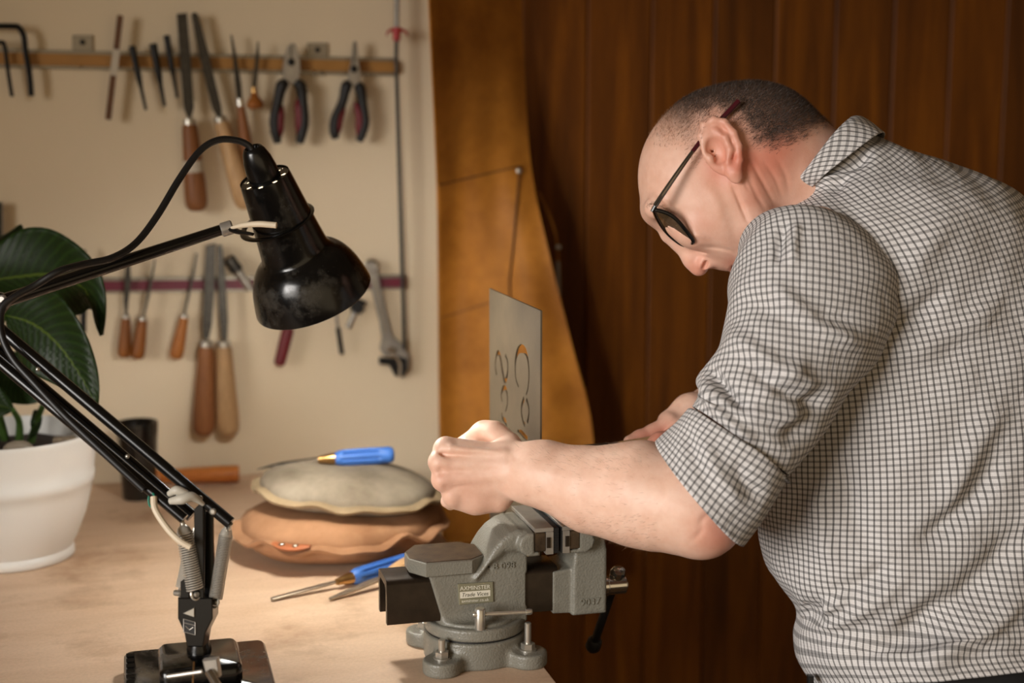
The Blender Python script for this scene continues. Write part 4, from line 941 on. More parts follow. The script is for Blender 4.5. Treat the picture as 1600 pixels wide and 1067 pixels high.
bo = bpy.data.objects.new('lamp_bulb_light', bl); COL.objects.link(bo); bo.location = tuple(C0+SA*(200*K_))
# holder band round the shade
bc = C0+SA*(78*K_)-RX*(9*K_)
part('holder_band', g_tube([bc+xs_*(57*K_*math.cos(q))+ys_*(57*K_*math.sin(q)) for q in np.linspace(0, 2*math.pi, 49)[:-1]], 0.0042, 8, None, 0.35, True, SA), M_LAMP, lamp)
part('arm_knuckle', g_rod(P(345, 360, 1.628), P(364, 354, 1.63), 0.0082, None, 18, 0.0015), M_STEEL, lamp)
part('fork', g_tube([P(358, 356, 1.628), P(372, 362, 1.622), P(395, 366, 1.615)], [0.006, 0.005, 0.003], 10, 12, 0.6), M_LAMP, lamp)
part('white_sleeve', g_tube([P(362, 356, 1.622), P(380, 352, 1.612), P(405, 350, 1.604), P(432, 352, 1.602)], [0.0018, 0.0030, 0.0036, 0.0036], 12, 18), M_CREAM, lamp)
part('cable', g_tube([P(397, 240, 1.648), P(388, 227, 1.645), P(368, 219, 1.64), P(340, 219, 1.63), P(312, 236, 1.62), P(280, 280, 1.605), P(245, 338, 1.585), P(212, 380, 1.565), P(175, 403, 1.54), P(130, 413, 1.52), P(92, 424, 1.50), P(55, 446, 1.495), P(22, 464, 1.485), P(3, 482, 1.48), P(2, 520, 1.475), P(20, 560, 1.472), P(55, 600, 1.468), P(100, 648, 1.465), P(160, 705, 1.462), P(225, 765, 1.46)], 0.0040, 12, 120), M_CABLE, lamp)

# ================================================================ the man at the vice
def smst(x, a, b): t_ = np.clip((np.asarray(x)-a)/(b-a), 0, 1); return t_*t_*(3-2*t_)
man = thing('person', 'man in a checked shirt and glasses bending over the vice', 'person', (0.86, 1.47, 0.0))
DH = 1.64
def hp(px, py, dz=0.0): return P(px, py, DH+dz)
IMG = (RX, -UP, FW)
def idir(dx, dy): n_ = math.hypot(dx, dy); return (RX*dx-UP*dy)/n_
pts_ = np.array([P(x, y, d) for x in (985, 1345) for y in (118, 470) for d in (1.535, 1.745)])
s = SDF(pts_.min(0), pts_.max(0), 0.0016)
KH = DH/F
s.ell(hp(1142, 258), IMG, (0.0985, 0.0915, 0.077), 0.0)
s.ell(hp(1192, 226), IMG, (0.064, 0.064, 0.064), 0.03)
s.ell(hp(1066, 288), IMG, (0.0455, 0.060, 0.060), 0.03)
s.ell(hp(1100, 330), (idir(0.78, 0.63), idir(-0.63, 0.78), FW), (0.066, 0.046, 0.058), 0.02)
s.ell(hp(1118, 335, -0.030), (idir(0.6, 0.8), idir(-0.8, 0.6), FW), (0.044, 0.036, 0.036), 0.02)
s.ell(hp(1118, 335, 0.030), (idir(0.6, 0.8), idir(-0.8, 0.6), FW), (0.044, 0.036, 0.036), 0.02)
s.ell(hp(1146, 370), (idir(0.78, 0.63), idir(-0.63, 0.78), FW), (0.046, 0.036, 0.044), 0.02)
s.ell(hp(1188, 412), IMG, (0.022, 0.020, 0.024), 0.02)
for q in (-1, 1):
    s.chain([hp(1158, 285, q*0.058), hp(1178, 345, q*0.050), hp(1192, 400, q*0.022)], [0.018, 0.016, 0.016], 0.018)
    s.cap(hp(1024, 325, q*0.040), hp(1021, 330, q*0.012), 0.0125, 0.0125, 0.014)                      # brow
    s.ell(hp(1053, 352, q*0.042), IMG, (0.013, 0.012, 0.014), 0.012, 's')                             # eye socket
    s.ell(hp(1056, 350, q*0.034), IMG, (0.0125, 0.0125, 0.0125), 0.004)                               # closed lid
    s.cap(hp(1046, 352, q*0.046), hp(1062, 358, q*0.045), 0.0022, 0.0018, 0.003)                      # lash line fold
    s.ell(hp(1082, 362, q*0.040), IMG, (0.019, 0.017, 0.018), 0.016)                                  # cheek
    s.cap(hp(1085, 395, q*0.018), hp(1118, 388, q*0.034), 0.0022, 0.0022, 0.005, 's')                 # laugh line
    s.cap(hp(1118, 388, q*0.034), hp(1150, 392, q*0.040), 0.0020, 0.0012, 0.004, 's')
# nose and mouth
s.chain([hp(1046, 368), hp(1064, 380), hp(1082, 404), hp(1092, 417)], [0.0085, 0.0085, 0.0098, 0.0105], 0.010)
for q in (-1, 1):
    s.ell(hp(1104, 409, q*0.0125), (idir(0.7, -0.35), idir(0.35, 0.7), FW), (0.0115, 0.0085, 0.0068), 0.005)
    s.ell(hp(1101.5, 415, q*0.0165), (idir(0.35, -0.9), idir(0.9, 0.35), FW), (0.0068, 0.0032, 0.0050), 0.002, 's')
s.ell(hp(1124, 402), (idir(0.78, 0.63), idir(-0.63, 0.78), FW), (0.014, 0.012, 0.022), 0.010)
s.ell(hp(1137, 411), (idir(0.78, 0.63), idir(-0.63, 0.78), FW), (0.0065, 0.0075, 0.022), 0.004)
s.ell(hp(1152, 417), (idir(0.78, 0.63), idir(-0.63, 0.78), FW), (0.0075, 0.0080, 0.020), 0.004)
s.cap(hp(1146, 418, -0.024), hp(1146, 420, 0.024), 0.0028, 0.0028, 0.002, 's')
# neck
s.chain([hp(1195, 240, 0.004), hp(1255, 275, 0.008), hp(1330, 320, 0.010)], [0.055, 0.057, 0.060], 0.025)
# ear
e1, e2 = idir(0.42, 0.907), idir(0.907, -0.42)
en = nrm(-FW-RX*0.28+UP*0.1)
for q in (-1, 1):
    z0 = -0.080 if q < 0 else 0.080
    def ep(x, y, o=0.0): return hp(x, y, z0+q*(o+(x-1095)*0.00016*1.0))
    s.ell(ep(1127, 233, -0.002), (e1, e2, FW), (0.031, 0.0215, 0.0058), 0.004)
    s.chain([ep(1100, 228), ep(1095, 212), ep(1100, 195), ep(1115, 188), ep(1132, 192), ep(1146, 208), ep(1154, 228), ep(1155, 250), ep(1150, 268)], [0.0036, 0.0042, 0.0044, 0.0046, 0.0046, 0.0044, 0.0042, 0.0042, 0.005], 0.003)
    s.ell(ep(1119, 236, 0.006), (e1, e2, FW), (0.0165, 0.0110, 0.0105), 0.003, 's')
    s.chain([ep(1117, 203, 0.002), ep(1133, 214, 0.003), ep(1141, 234, 0.003), ep(1137, 254, 0.003)], [0.0026, 0.0034, 0.0036, 0.003], 0.004)
    s.ell(ep(1128, 199, 0.007), (e1, e2, FW), (0.008, 0.003, 0.004), 0.003, 's')
    s.ell(ep(1110, 248, 0.001), (e1, e2, FW), (0.0062, 0.0042, 0.0045), 0.003)
    s.ell(ep(1147, 270, -0.001), (e1, e2, FW), (0.0125, 0.0090, 0.0055), 0.005)
    s.cap(ep(1128, 240, 0.004), ep(1132, 250, 0.002), 0.0028, 0.0022, 0.001, 's')
    s.chain([ep(1163, 205, -0.004), ep(1166, 240, -0.006), ep(1158, 272, -0.006)], [0.004, 0.004, 0.003], 0.003, 's')
HV, HFc = s.mesh()
def crease(VV, lines, dmax):
    x_, y_, d_ = proj(VV); near_ = d_ < dmax; push = np.zeros(len(VV))
    for pl_, w_, am_ in lines:
        q_ = catmull(np.array(pl_, float), 24); best = np.full(len(VV), 1e9); tb_ = np.zeros(len(VV))
        for k_ in range(23):
            a_, b_ = q_[k_], q_[k_+1]; e_ = b_-a_; t_ = np.clip(((x_-a_[0])*e_[0]+(y_-a_[1])*e_[1])/(e_@e_), 0, 1); dd = np.hypot(x_-a_[0]-e_[0]*t_, y_-a_[1]-e_[1]*t_)
            tb_ = np.where(dd < best, (k_+t_)/23, tb_); best = np.minimum(best, dd)
        push += am_*1e-3*np.exp(-(best/w_)**2)*np.sin(np.clip(tb_, 0.04, 0.96)*math.pi)**0.6
    return VV+FW*(push*near_)[:, None]
HV = crease(HV, [([(1144, 287), (1156, 315), (1170, 350)], 4.0, 3.0), ([(1165, 268), (1180, 300), (1198, 332)], 4, 1.6), ([(1172, 250), (1192, 285), (1210, 318)], 3.5, 1.8), ([(1196, 255), (1212, 280), (1222, 308)], 3.5, 1.2), ([(1215, 250), (1228, 275), (1232, 300)], 4, 1.0),
                 ([(1158, 278), (1165, 288), (1172, 300)], 2.5, 1.2), ([(1022, 300), (1040, 318), (1052, 338)], 3, 1.2), ([(1038, 312), (1048, 322), (1060, 330)], 2.2, 1.4), ([(1044, 332), (1056, 336), (1062, 328)], 2.2, 2.0), ([(1062, 336), (1070, 350), (1072, 362)], 2.4, 1.6), ([(1070, 340), (1080, 352), (1084, 364)], 2.2, 1.0),
                 ([(1092, 385), (1110, 386), (1128, 388), (1148, 394)], 3.2, 2.6), ([(1010, 250), (1020, 262), (1030, 282)], 3, 0.7), ([(1078, 372), (1090, 368), (1104, 372)], 4, -1.6), ([(1100, 290), (1118, 310), (1128, 345)], 9, -1.2)], DH-0.01)

# left arm, seen from the outside, closed hand
pts_ = np.array([P(x, y, d) for x in (660, 1300) for y in (420, 880) for d in (1.43, 1.66)])
pts_ = np.array([P(x, y, d) for x in (660, 1215) for y in (600, 885) for d in (1.42, 1.67)])
s = SDF(pts_.min(0), pts_.max(0), 0.0017)
s.chain([P(797, 731, 1.577), P(850, 741, 1.567), P(925, 765, 1.55), P(1000, 772, 1.53), P(1060, 790, 1.51), P(1098, 815, 1.497)], [0.0275, 0.0335, 0.0435, 0.0535, 0.0480, 0.034], 0.02)
s.cap(P(1104, 828, 1.492), P(1116, 822, 1.492), 0.0225, 0.021, 0.02)
s.chain([P(1090, 790, 1.50), P(1150, 690, 1.50), P(1200, 600, 1.51)], [0.046, 0.046, 0.050], 0.02)
for q in (P(815, 765, 1.565),): s.ell(q, IMG, (0.016, 0.009, 0.010), 0.015)
KN = [(697, 700, 1.574, 0.0125), (689, 722, 1.567, 0.0130), (693, 750, 1.568, 0.0122), (708, 774, 1.574, 0.0108)]
for i, (x, y, d, r) in enumerate(KN):
    s.cap(P(800, 722+i*7, 1.580), P(x, y, d), 0.019, r, 0.012)
for i, (x, y, d, r) in enumerate(KN):
    s.ell(P(x-1, y, d-0.0025), IMG, (r*1.02, r*0.92, r), 0.004)
    pp = [P(x, y, d), P(x-3+i*2, y+2, d+0.040), P(x+30, y+4-i*2, d+0.056), P(x+44, y+2-i*3, d+0.036)]
    s.chain(pp, [r*0.95, r*0.82, r*0.76, r*0.66], 0.003)
for i in range(3):
    a, b = KN[i], KN[i+1]; s.cap(P((a[0]+b[0])/2-2, (a[1]+b[1])/2, a[2]-0.014), P((a[0]+b[0])/2+28, (a[1]+b[1])/2, a[2]-0.0235), 0.0020, 0.0022, 0.007, 's')
s.cap(P(712, 705, 1.590), P(712, 770, 1.590), 0.014, 0.013, 0.008)
s.chain([P(778, 778, 1.588), P(742, 780, 1.585), P(716, 778, 1.582)], [0.0165, 0.0150, 0.0110], 0.012)      # heel of the hand
s.cap(P(697, 784, 1.59), P(704, 789, 1.60), 0.006, 0.006, 0.006)
s.chain([P(795, 694, 1.60), P(772, 679, 1.612), P(755, 676, 1.622), P(722, 694, 1.645)], [0.0140, 0.0130, 0.0112, 0.0090], 0.012)  # thumb
for i, (x0, y0, x1, y1) in enumerate(((790, 708, 705, 700), (790, 725, 700, 724), (790, 742, 702, 748))):
    s.cap(P(x0, y0, 1.5575), P(x1, y1, 1.5575+0.0015*i), 0.0018, 0.0022, 0.010)                            # tendons
AV, AF = s.mesh()
AV = crease(AV, [([(700, 712), (716, 711), (732, 713)], 3.0, 1.2), ([(698, 737), (714, 736), (730, 737)], 3.0, 1.2), ([(703, 763), (718, 760), (734, 758)], 3.0, 1.0), ([(792, 690), (797, 720), (793, 765)], 5, 0.9), ([(1090, 822), (1104, 806), (1124, 800)], 5, 1.6), ([(1080, 846), (1094, 832), (1100, 818)], 5, 1.2), ([(840, 735), (900, 745), (980, 750)], 9, -1.0), ([(760, 700), (735, 705), (712, 702)], 3.5, -0.9)], 1.60)

# right forearm and hand behind
pts_ = np.array([P(x, y, d) for x in (960, 1265) for y in (560, 730) for d in (1.64, 1.93)])
s = SDF(pts_.min(0), pts_.max(0), 0.0018)
s.chain([P(1235, 652, 1.87), P(1165, 636, 1.82), P(1112, 634, 1.765)], [0.044, 0.037, 0.0235], 0.02)
s.chain([P(1112, 634, 1.765), P(1078, 643, 1.738), P(1046, 660, 1.718)], [0.0235, 0.0195, 0.0150], 0.014)
RK = [(1046, 660, 1.708), (1048, 664, 1.722), (1050, 668, 1.737), (1054, 672, 1.750)]
s.chain([P(*RK[0]), P(1020, 676, 1.703), P(1000, 684, 1.697), P(984, 690, 1.690)], [0.0105, 0.0095, 0.0088, 0.0078], 0.006)   # pointing finger
for i, (x, y, d) in enumerate(RK[1:]):
    s.chain([P(x, y, d), P(x-32+i*5, y+16, d+0.004), P(x-30+i*5, y+42, d-0.010), P(x-8+i*4, y+46, d-0.028)], [0.0105, 0.0092, 0.0086, 0.0078], 0.005)
s.chain([P(1072, 668, 1.705), P(1052, 684, 1.684), P(1030, 689, 1.672), P(1018, 695, 1.668)], [0.0125, 0.0105, 0.0094, 0.0075], 0.008)    # thumb
RV, RF = s.mesh()
# trunk, hips and upper arms inside the clothes
TB = [P(1300, 330, 1.66), P(1400, 480, 1.67), P(1450, 720, 1.67), P(1470, 1000, 1.665)]
lo_ = V(0.45, 1.15, 0.60); hi_ = V(1.25, 1.85, 1.50); s = SDF(lo_, hi_, 0.008)
s.chain(TB, [0.062, 0.095, 0.105, 0.105], 0.05); s.cap(P(1280, 400, 1.56), P(1310, 400, 1.80), 0.05, 0.05, 0.05)
s.chain([P(1275, 400, 1.555), P(1195, 610, 1.512)], [0.045, 0.042], 0.03); s.chain([P(1300, 410, 1.80), P(1235, 640, 1.865)], [0.045, 0.042], 0.03)
TV, TF = s.mesh()
BV = np.vstack([HV, AV, RV, TV]); o1_, o2_, o3_ = len(HV), len(HV)+len(AV), len(HV)+len(AV)+len(RV)
BF = np.vstack([HFc, AF+o1_, RF+o2_, TF+o3_])

def inpoly(x, y, poly):
    ins = np.zeros(x.shape, bool); dist = np.full(x.shape, 1e9); n_ = len(poly)
    for i in range(n_):
        (ax_, ay_), (bx_, by_) = poly[i], poly[(i+1) % n_]
        c_ = ((ay_ > y) != (by_ > y)) & (x < (bx_-ax_)*(y-ay_)/((by_-ay_)+1e-9)+ax_); ins ^= c_
        ex_, ey_ = bx_-ax_, by_-ay_; t_ = np.clip(((x-ax_)*ex_+(y-ay_)*ey_)/(ex_*ex_+ey_*ey_), 0, 1)
        dist = np.minimum(dist, np.hypot(x-ax_-ex_*t_, y-ay_-ey_*t_))
    return np.where(ins, dist, -dist)
HAIRPOLY = [(1012, 222), (1038, 232), (1062, 236), (1078, 262), (1092, 262), (1096, 222), (1100, 192), (1120, 182), (1142, 190), (1160, 208), (1176, 232), (1205, 240), (1240, 228), (1268, 212), (1300, 195), (1300, 90), (990, 90)]
px_, py_, pd_ = proj(BV)
head_ = (np.arange(len(BV)) < o1_)
hs = np.where(head_, inpoly(px_, py_, HAIRPOLY), -99.0)
wob_ = 5*np.sin(px_*0.21+pd_*200)+4*np.sin(py_*0.33+px_*0.1)
hq = (px_-1040)*0.5-(py_-190)*0.9
hmask = smst(hs+wob_*0.5, -6, 36)*(0.30+0.70*smst(hq, -15, 50))
red = 0.16*head_.astype(float)
def blob(cx, cy, r, a): return a*np.exp(-((px_-cx)**2+(py_-cy)**2)/(r*r))
for c_ in ((1128, 205, 34, 0.55), (1152, 255, 22, 0.5), (1092, 420, 22, 0.55), (1200, 260, 42, 0.65), (1225, 215, 45, 0.5), (1120, 270, 30, 0.45), (1145, 415, 16, 0.6), (1165, 250, 14, 0.6), (1175, 310, 26, 0.35), (1095, 350, 30, 0.25)): red += blob(*c_)*head_
for c_ in ((1125, 835, 42, 0.75), (690, 745, 30, 0.25), (740, 770, 40, 0.18)): red += blob(*c_)*((np.arange(len(BV)) >= o1_) & (np.arange(len(BV)) < o2_))
for c_ in ((1000, 683, 26, 0.6), (1040, 675, 30, 0.5), (1035, 690, 14, 0.6)): red += blob(*c_)*((np.arange(len(BV)) >= o2_) & (np.arange(len(BV)) < o3_))
red = np.clip(red, 0, 1)
def skinmat():
    t = NT('skin'); vec = t.coord()
    a1 = t.n('ShaderNodeAttribute', attribute_name='red'); a2 = t.n('ShaderNodeAttribute', attribute_name='scalp')
    n = t.noise(vec, 55, 4, 0.6); n2 = t.noise(vec, 900, 2, 0.6)
    c = t.mix(t.ramp(n, [(0.35, 0.0), (0.7, 1.0)]), lin((236, 198, 176)), lin((226, 182, 158)))
    c = t.mix(t.math('MULTIPLY', a1.outputs['Fac'], 0.8), c, lin((206, 112, 88)))
    c = t.mix(t.math('MULTIPLY', a2.outputs['Fac'], t.ramp(n2, [(0.3, 0.55), (0.62, 1.0)])), c, lin((44, 33, 26)))
    t.l(c, t.b.inputs['Base Color']); t.b.inputs['Roughness'].default_value = 0.48
    t.b.inputs['Subsurface Weight'].default_value = 0.12; t.b.inputs['Subsurface Radius'].default_value = (0.012, 0.005, 0.003); t.b.inputs['Subsurface Scale'].default_value = 0.5
    t.bump(t.noise(vec, 480, 4, 0.65), 0.22, 0.0008); return t.m
M_SKIN = skinmat()
body = mesh('body', BV, BF, M_SKIN, man, True)
for nm, ar in (('red', red), ('scalp', hmask)):
    at = body.data.attributes.new(nm, 'FLOAT', 'POINT'); at.data.foreach_set('value', ar.astype(np.float32))
# cropped hair: short tapered strands rooted in the scalp
def strands(density_v, VV, FF, n, length, width, comb, seed=1, lift=0.6):
    rg = np.random.default_rng(seed); tri = np.vstack([FF[:, [0, 1, 2]], FF[:, [0, 2, 3]]]); a, b, c = VV[tri[:, 0]], VV[tri[:, 1]], VV[tri[:, 2]]
    nn_ = np.cross(b-a, c-a); ar = np.linalg.norm(nn_, axis=1)/2; w = ar*density_v[tri].mean(1); w /= w.sum(); pick = rg.choice(len(tri), n, p=w)
    u, v = rg.random(n), rg.random(n); fl = u+v > 1; u[fl], v[fl] = 1-u[fl], 1-v[fl]
    p_ = a[pick]+(b-a)[pick]*u[:, None]+(c-a)[pick]*v[:, None]; N_ = nn_[pick]/(2*ar[pick][:, None]+1e-12)
    d_ = N_*lift+comb(p_)+rg.normal(0, 0.25, (n, 3)); d_ /= np.linalg.norm(d_, axis=1)[:, None]
    sd_ = np.cross(d_, N_+rg.normal(0, 0.3, (n, 3))); sd_ /= np.linalg.norm(sd_, axis=1)[:, None]+1e-9
    L_ = length*(0.6+0.6*rg.random(n))[:, None]; vv_ = np.empty((n*3, 3)); vv_[0::3] = p_-sd_*width/2; vv_[1::3] = p_+sd_*width/2; vv_[2::3] = p_+d_*L_
    return vv_, np.arange(n*3).reshape(n, 3), p_
hden = np.where(hs > -4, smst(hs+wob_*0.4, -6, 30)*(0.3+0.7*smst(hq, -15, 70)), 0.0)[:o1_]
def comb(p_): return np.tile(UP*0.35+RX*0.55, (len(p_), 1))
hv, hf, hp_ = strands(hden, HV, HFc, 34000, 0.0042, 0.00028, comb)
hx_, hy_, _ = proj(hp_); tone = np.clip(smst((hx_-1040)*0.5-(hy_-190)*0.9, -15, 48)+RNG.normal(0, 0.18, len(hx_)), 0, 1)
def hairmat():
    t = NT('cropped_hair'); a1 = t.n('ShaderNodeAttribute', attribute_name='tone')
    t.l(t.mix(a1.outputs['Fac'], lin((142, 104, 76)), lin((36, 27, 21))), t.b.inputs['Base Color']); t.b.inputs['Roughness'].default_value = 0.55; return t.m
M_HAIR = hairmat()
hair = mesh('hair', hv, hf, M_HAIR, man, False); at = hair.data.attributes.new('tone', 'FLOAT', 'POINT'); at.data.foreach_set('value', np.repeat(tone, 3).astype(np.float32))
# fine hair on the forearm
ax1, ay1, _ = proj(AV); fden = smst(ax1, 800, 880)*(1-smst(ax1, 1000, 1040))*np.where((ay1 < 735) | (ay1 > 805), 1.0, 0.12)
av, af, ap = strands(fden, AV, AF, 1500, 0.008, 0.00016, lambda p_: np.tile(-RX*0.9+UP*0.15, (len(p_), 1)), 5, 0.5)
fh = mesh('arm_hair', av, af, M_HAIR, man, False); at = fh.data.attributes.new('tone', 'FLOAT', 'POINT'); at.data.foreach_set('value', np.full(len(av), 0.15, np.float32))
# eyebrow
br = inpoly(px_, py_, [(1012, 322), (1030, 330), (1052, 340), (1050, 333), (1032, 322), (1016, 315)])[:o1_]
bv, bf, bp = strands(np.where((br > -2) & (pd_[:o1_] < DH), 1.0, 0.0)+1e-9, HV, HFc, 260, 0.006, 0.0003, lambda p_: np.tile(RX*0.5-UP*0.2-FW*0.3, (len(p_), 1)), 9, 0.4)
eb = mesh('eyebrow', bv, bf, M_HAIR, man, False); at = eb.data.attributes.new('tone', 'FLOAT', 'POINT'); at.data.foreach_set('value', np.full(len(bv), 0.3, np.float32))

# ---------------------------------------------------------------- glasses
M_FRAME = M('black_spectacle_frame', (16, 15, 15), 0.22, 0.2); M_TEMPLE = M('gunmetal_temple', (120, 112, 104), 0.2, 0.9); M_TIP = M('dark_red_temple_tip', (70, 14, 26), 0.35)
def lensmat():
    t = NT('tinted_lens'); t.b.inputs['Base Color'].default_value = lin((74, 62, 42)); t.b.inputs['Roughness'].default_value = 0.06
    t.b.inputs['Alpha'].default_value = 0.8; t.b.inputs['Specular IOR Level'].default_value = 0.6; return t.m
M_LENS = lensmat()
gl = thing('glasses', 'black framed glasses', None, hp(1050, 360)); gl.parent = man; gl.location = tuple(hp(1050, 360)-WORLD['person'])
WORLD[gl.name] = hp(1050, 360)
R1 = [(1021, 327, -0.070), (1040, 332, -0.071), (1055, 341, -0.070), (1070, 358, -0.066), (1083, 376, -0.058), (1077, 381, -0.040), (1066, 382, -0.024), (1050, 371, -0.020), (1037, 357, -0.028), (1027, 341, -0.048)]
def lens(pts3, nm):
    q = [hp(*a) for a in pts3]
    o_ = part('rim', g_tube(q, 0.0023, 8, 60, 1.0, True), M_FRAME, gl)
    ring = catmull(np.array(q+q[:1]), 41)[:-1]; c_ = ring.mean(0)
    vv_ = [c_]+list(ring)+list(c_+(ring-c_)*0.5+nrm(np.cross(ring[10]-c_, ring[0]-c_))*0.0006)
    n_ = 40; ff_ = [(0, 1+n_+i, 1+n_+(i+1) % n_) for i in range(n_)]+[(1+n_+i, 1+i, 1+(i+1) % n_, 1+n_+(i+1) % n_) for i in range(n_)]
    mesh('lens', np.array(vv_), ff_, M_LENS, gl, True)
lens(R1, 'near')
R2 = [(1016+(x-1021)*0.98, y+7, -z*0.95+0.002) for x, y, z in R1]
lens(R2, 'far')
part('bridge', g_tube([hp(1058, 376, -0.020), hp(1055, 378, 0.0), hp(1050, 379, 0.018)], 0.0018, 8, 12), M_FRAME, gl)
part('hinge', g_rod(hp(1019, 331, -0.071), hp(1027, 316, -0.073), 0.0024, None, 10, 0.0005), M_FRAME, gl)
part('temple', g_tube([hp(1024, 321, -0.074), hp(1038, 300, -0.080), hp(1060, 268, -0.083), hp(1080, 240, -0.083), hp(1098, 217, -0.080)], [0.0028, 0.0028, 0.0025, 0.0022, 0.0018], 10, 28), M_TEMPLE, gl)
part('temple_tip', g_tube([hp(1082, 237, -0.0830), hp(1100, 214, -0.079), hp(1118, 195, -0.076), hp(1133, 180, -0.074), hp(1154, 158, -0.070)], [0.0024, 0.0026, 0.0026, 0.0028, 0.0030], 10, 28), M_TIP, gl)
part('temple', g_tube([hp(1012, 328, 0.072), hp(1030, 300, 0.080), hp(1075, 240, 0.086), hp(1095, 215, 0.085)], 0.0019, 10, 20), M_TEMPLE, gl)

# ---------------------------------------------------------------- checked shirt
def checkmat():
    t = NT('checked_cotton'); tc = t.n('ShaderNodeUVMap'); sx = t.n('ShaderNodeSeparateXYZ'); t.l(tc.outputs[0], sx.inputs[0]); per = 0.0072
    def stripe(s_, w_):
        fr = t.math('FRACT', t.math('MULTIPLY', s_, 1.0/per)); return t.ramp(fr, [(0.0, 1.0), (w_, 1.0), (w_+0.09, 0.0), (0.91, 0.0), (1.0, 1.0)])
    def fine(s_):
        return t.math('MULTIPLY', t.math('SINE', t.math('MULTIPLY', s_, 2*math.pi*5/per)), 0.045)
    def dark(st_, k__): return t.math('SUBTRACT', 1.0, t.math('MULTIPLY', st_, k__))
    a_, b_ = stripe(sx.outputs[0], 0.17), stripe(sx.outputs[1], 0.31)
    k_ = t.math('MULTIPLY', dark(a_, 0.72), dark(b_, 0.50)); k_ = t.math('ADD', k_, t.math('ADD', fine(sx.outputs[0]), fine(sx.outputs[1])))
    cc = t.n('ShaderNodeCombineColor'); [t.l(k_, cc.inputs[i]) for i in range(3)]
    wv = t.noise(t.coord(kind='UV'), 900, 2); base = t.mix(t.ramp(wv, [(0.3, 0.0), (0.7, 1.0)]), lin((222, 219, 218)), lin((206, 202, 200)))
    warm = t.mix(1.0, base, cc.outputs[0], 'MULTIPLY')
    t.l(warm, t.b.inputs['Base Color']); t.b.inputs['Roughness'].default_value = 0.85; t.b.inputs['Specular IOR Level'].default_value = 0.2
    t.bump(t.noise(t.coord(kind='UV'), 26, 4, 0.55, 1.2), 0.55, 0.006); return t.m
M_SHIRT = checkmat()
def loft(name, secs, nrow, nring, parent, folds=(), inner=0.0, wr=0.0007, mat=None, e=2.2, rot=0.0, seed=0):
    """tube of cloth through measured cross-sections: (Lx,Ly,Rx,Ry,dL,dR,half depth,tilt x,tilt y)."""
    S = catmull(np.array(secs, float), nrow); th = np.linspace(0, 2*math.pi, nring+1); G = np.zeros((nrow, nring+1, 3))
    c_, s_ = np.cos(th), np.sin(th); cs = np.sign(c_)*np.abs(c_)**(2/e); ss = np.sign(s_)*np.abs(s_)**(2/e)
    for i, q in enumerate(S):
        Lw, Rw = P(q[0], q[1], q[4]), P(q[2], q[3], q[5]); C_ = (Lw+Rw)/2; A_ = (Rw-Lw)/2; B_ = -FW*q[6]+(RX*q[7]-UP*q[8])*((q[4]+q[5])/2/F)
        G[i] = C_+np.outer(cs, A_)+np.outer(ss, B_)
    seg = np.linalg.norm(np.diff(G, axis=1), axis=2); U = np.concatenate([np.zeros((nrow, 1)), np.cumsum(seg, 1)], 1); mid = nring//4; U = U-U[:, mid:mid+1]
    Vv = np.concatenate([[0], np.cumsum(np.linalg.norm(np.diff(G[:, mid], axis=0), axis=1))])[:, None]*np.ones((1, nring+1))
    du = np.gradient(G, axis=1); dv = np.gradient(G, axis=0); N_ = np.cross(du, dv); N_ /= np.linalg.norm(N_, axis=2)[..., None]+1e-12
    ctr = G[:, :-1].mean(1, keepdims=True); sg_ = np.sign(((G-ctr)*N_).sum(2).mean()); N_ *= sg_
    X_, Y_, D_ = proj(G.reshape(-1, 3)); X_ = X_.reshape(G.shape[:2]); Y_ = Y_.reshape(G.shape[:2]); near = smst(np.broadcast_to(s_, X_.shape), -0.25, 0.25)
    rg = np.random.default_rng(seed); disp = np.zeros(X_.shape)
    for k in range(10):
        fx, fy, ph_ = rg.normal(0, 26), rg.normal(0, 26), rg.uniform(0, 6.28); disp += wr*np.sin(U*fx*1.6+Vv*fy*1.6+ph_)
    for (x0, y0, x1, y1, w_, am) in folds:
        ex_, ey_ = x1-x0, y1-y0; L_ = math.hypot(ex_, ey_); t_ = ((X_-x0)*ex_+(Y_-y0)*ey_)/L_; dd = ((X_-x0)*ey_-(Y_-y0)*ex_)/L_
        bend = 0.06*L_*np.sin(np.clip(t_/L_, 0, 1)*math.pi); dd = dd+bend
        disp += near*am*2.2e-3*np.exp(-(dd/w_)**2)*smst(t_, -0.12*L_, 0.25*L_)*(1-smst(t_, 0.75*L_, 1.12*L_))
    G = G+N_*disp[..., None]
    if inner:
        G = np.concatenate([G, (G-N_*inner)[::-1]], 0); U = np.concatenate([U, U[::-1]], 0); Vv = np.concatenate([Vv, Vv[::-1]], 0)
    R_, C2 = G.shape[:2]; ff_ = [(i*C2+j, i*C2+j+1, (i+1)*C2+j+1, (i+1)*C2+j) for i in range(R_-1) for j in range(C2-1)]
    uv_ = np.stack([U.ravel(), Vv.ravel()], 1)
    if rot: uv_ = uv_@np.array([[math.cos(rot), -math.sin(rot)], [math.sin(rot), math.cos(rot)]])
    return mesh(name, G.reshape(-1, 3), ff_, mat or M_SHIRT, parent, True, None, uv_)
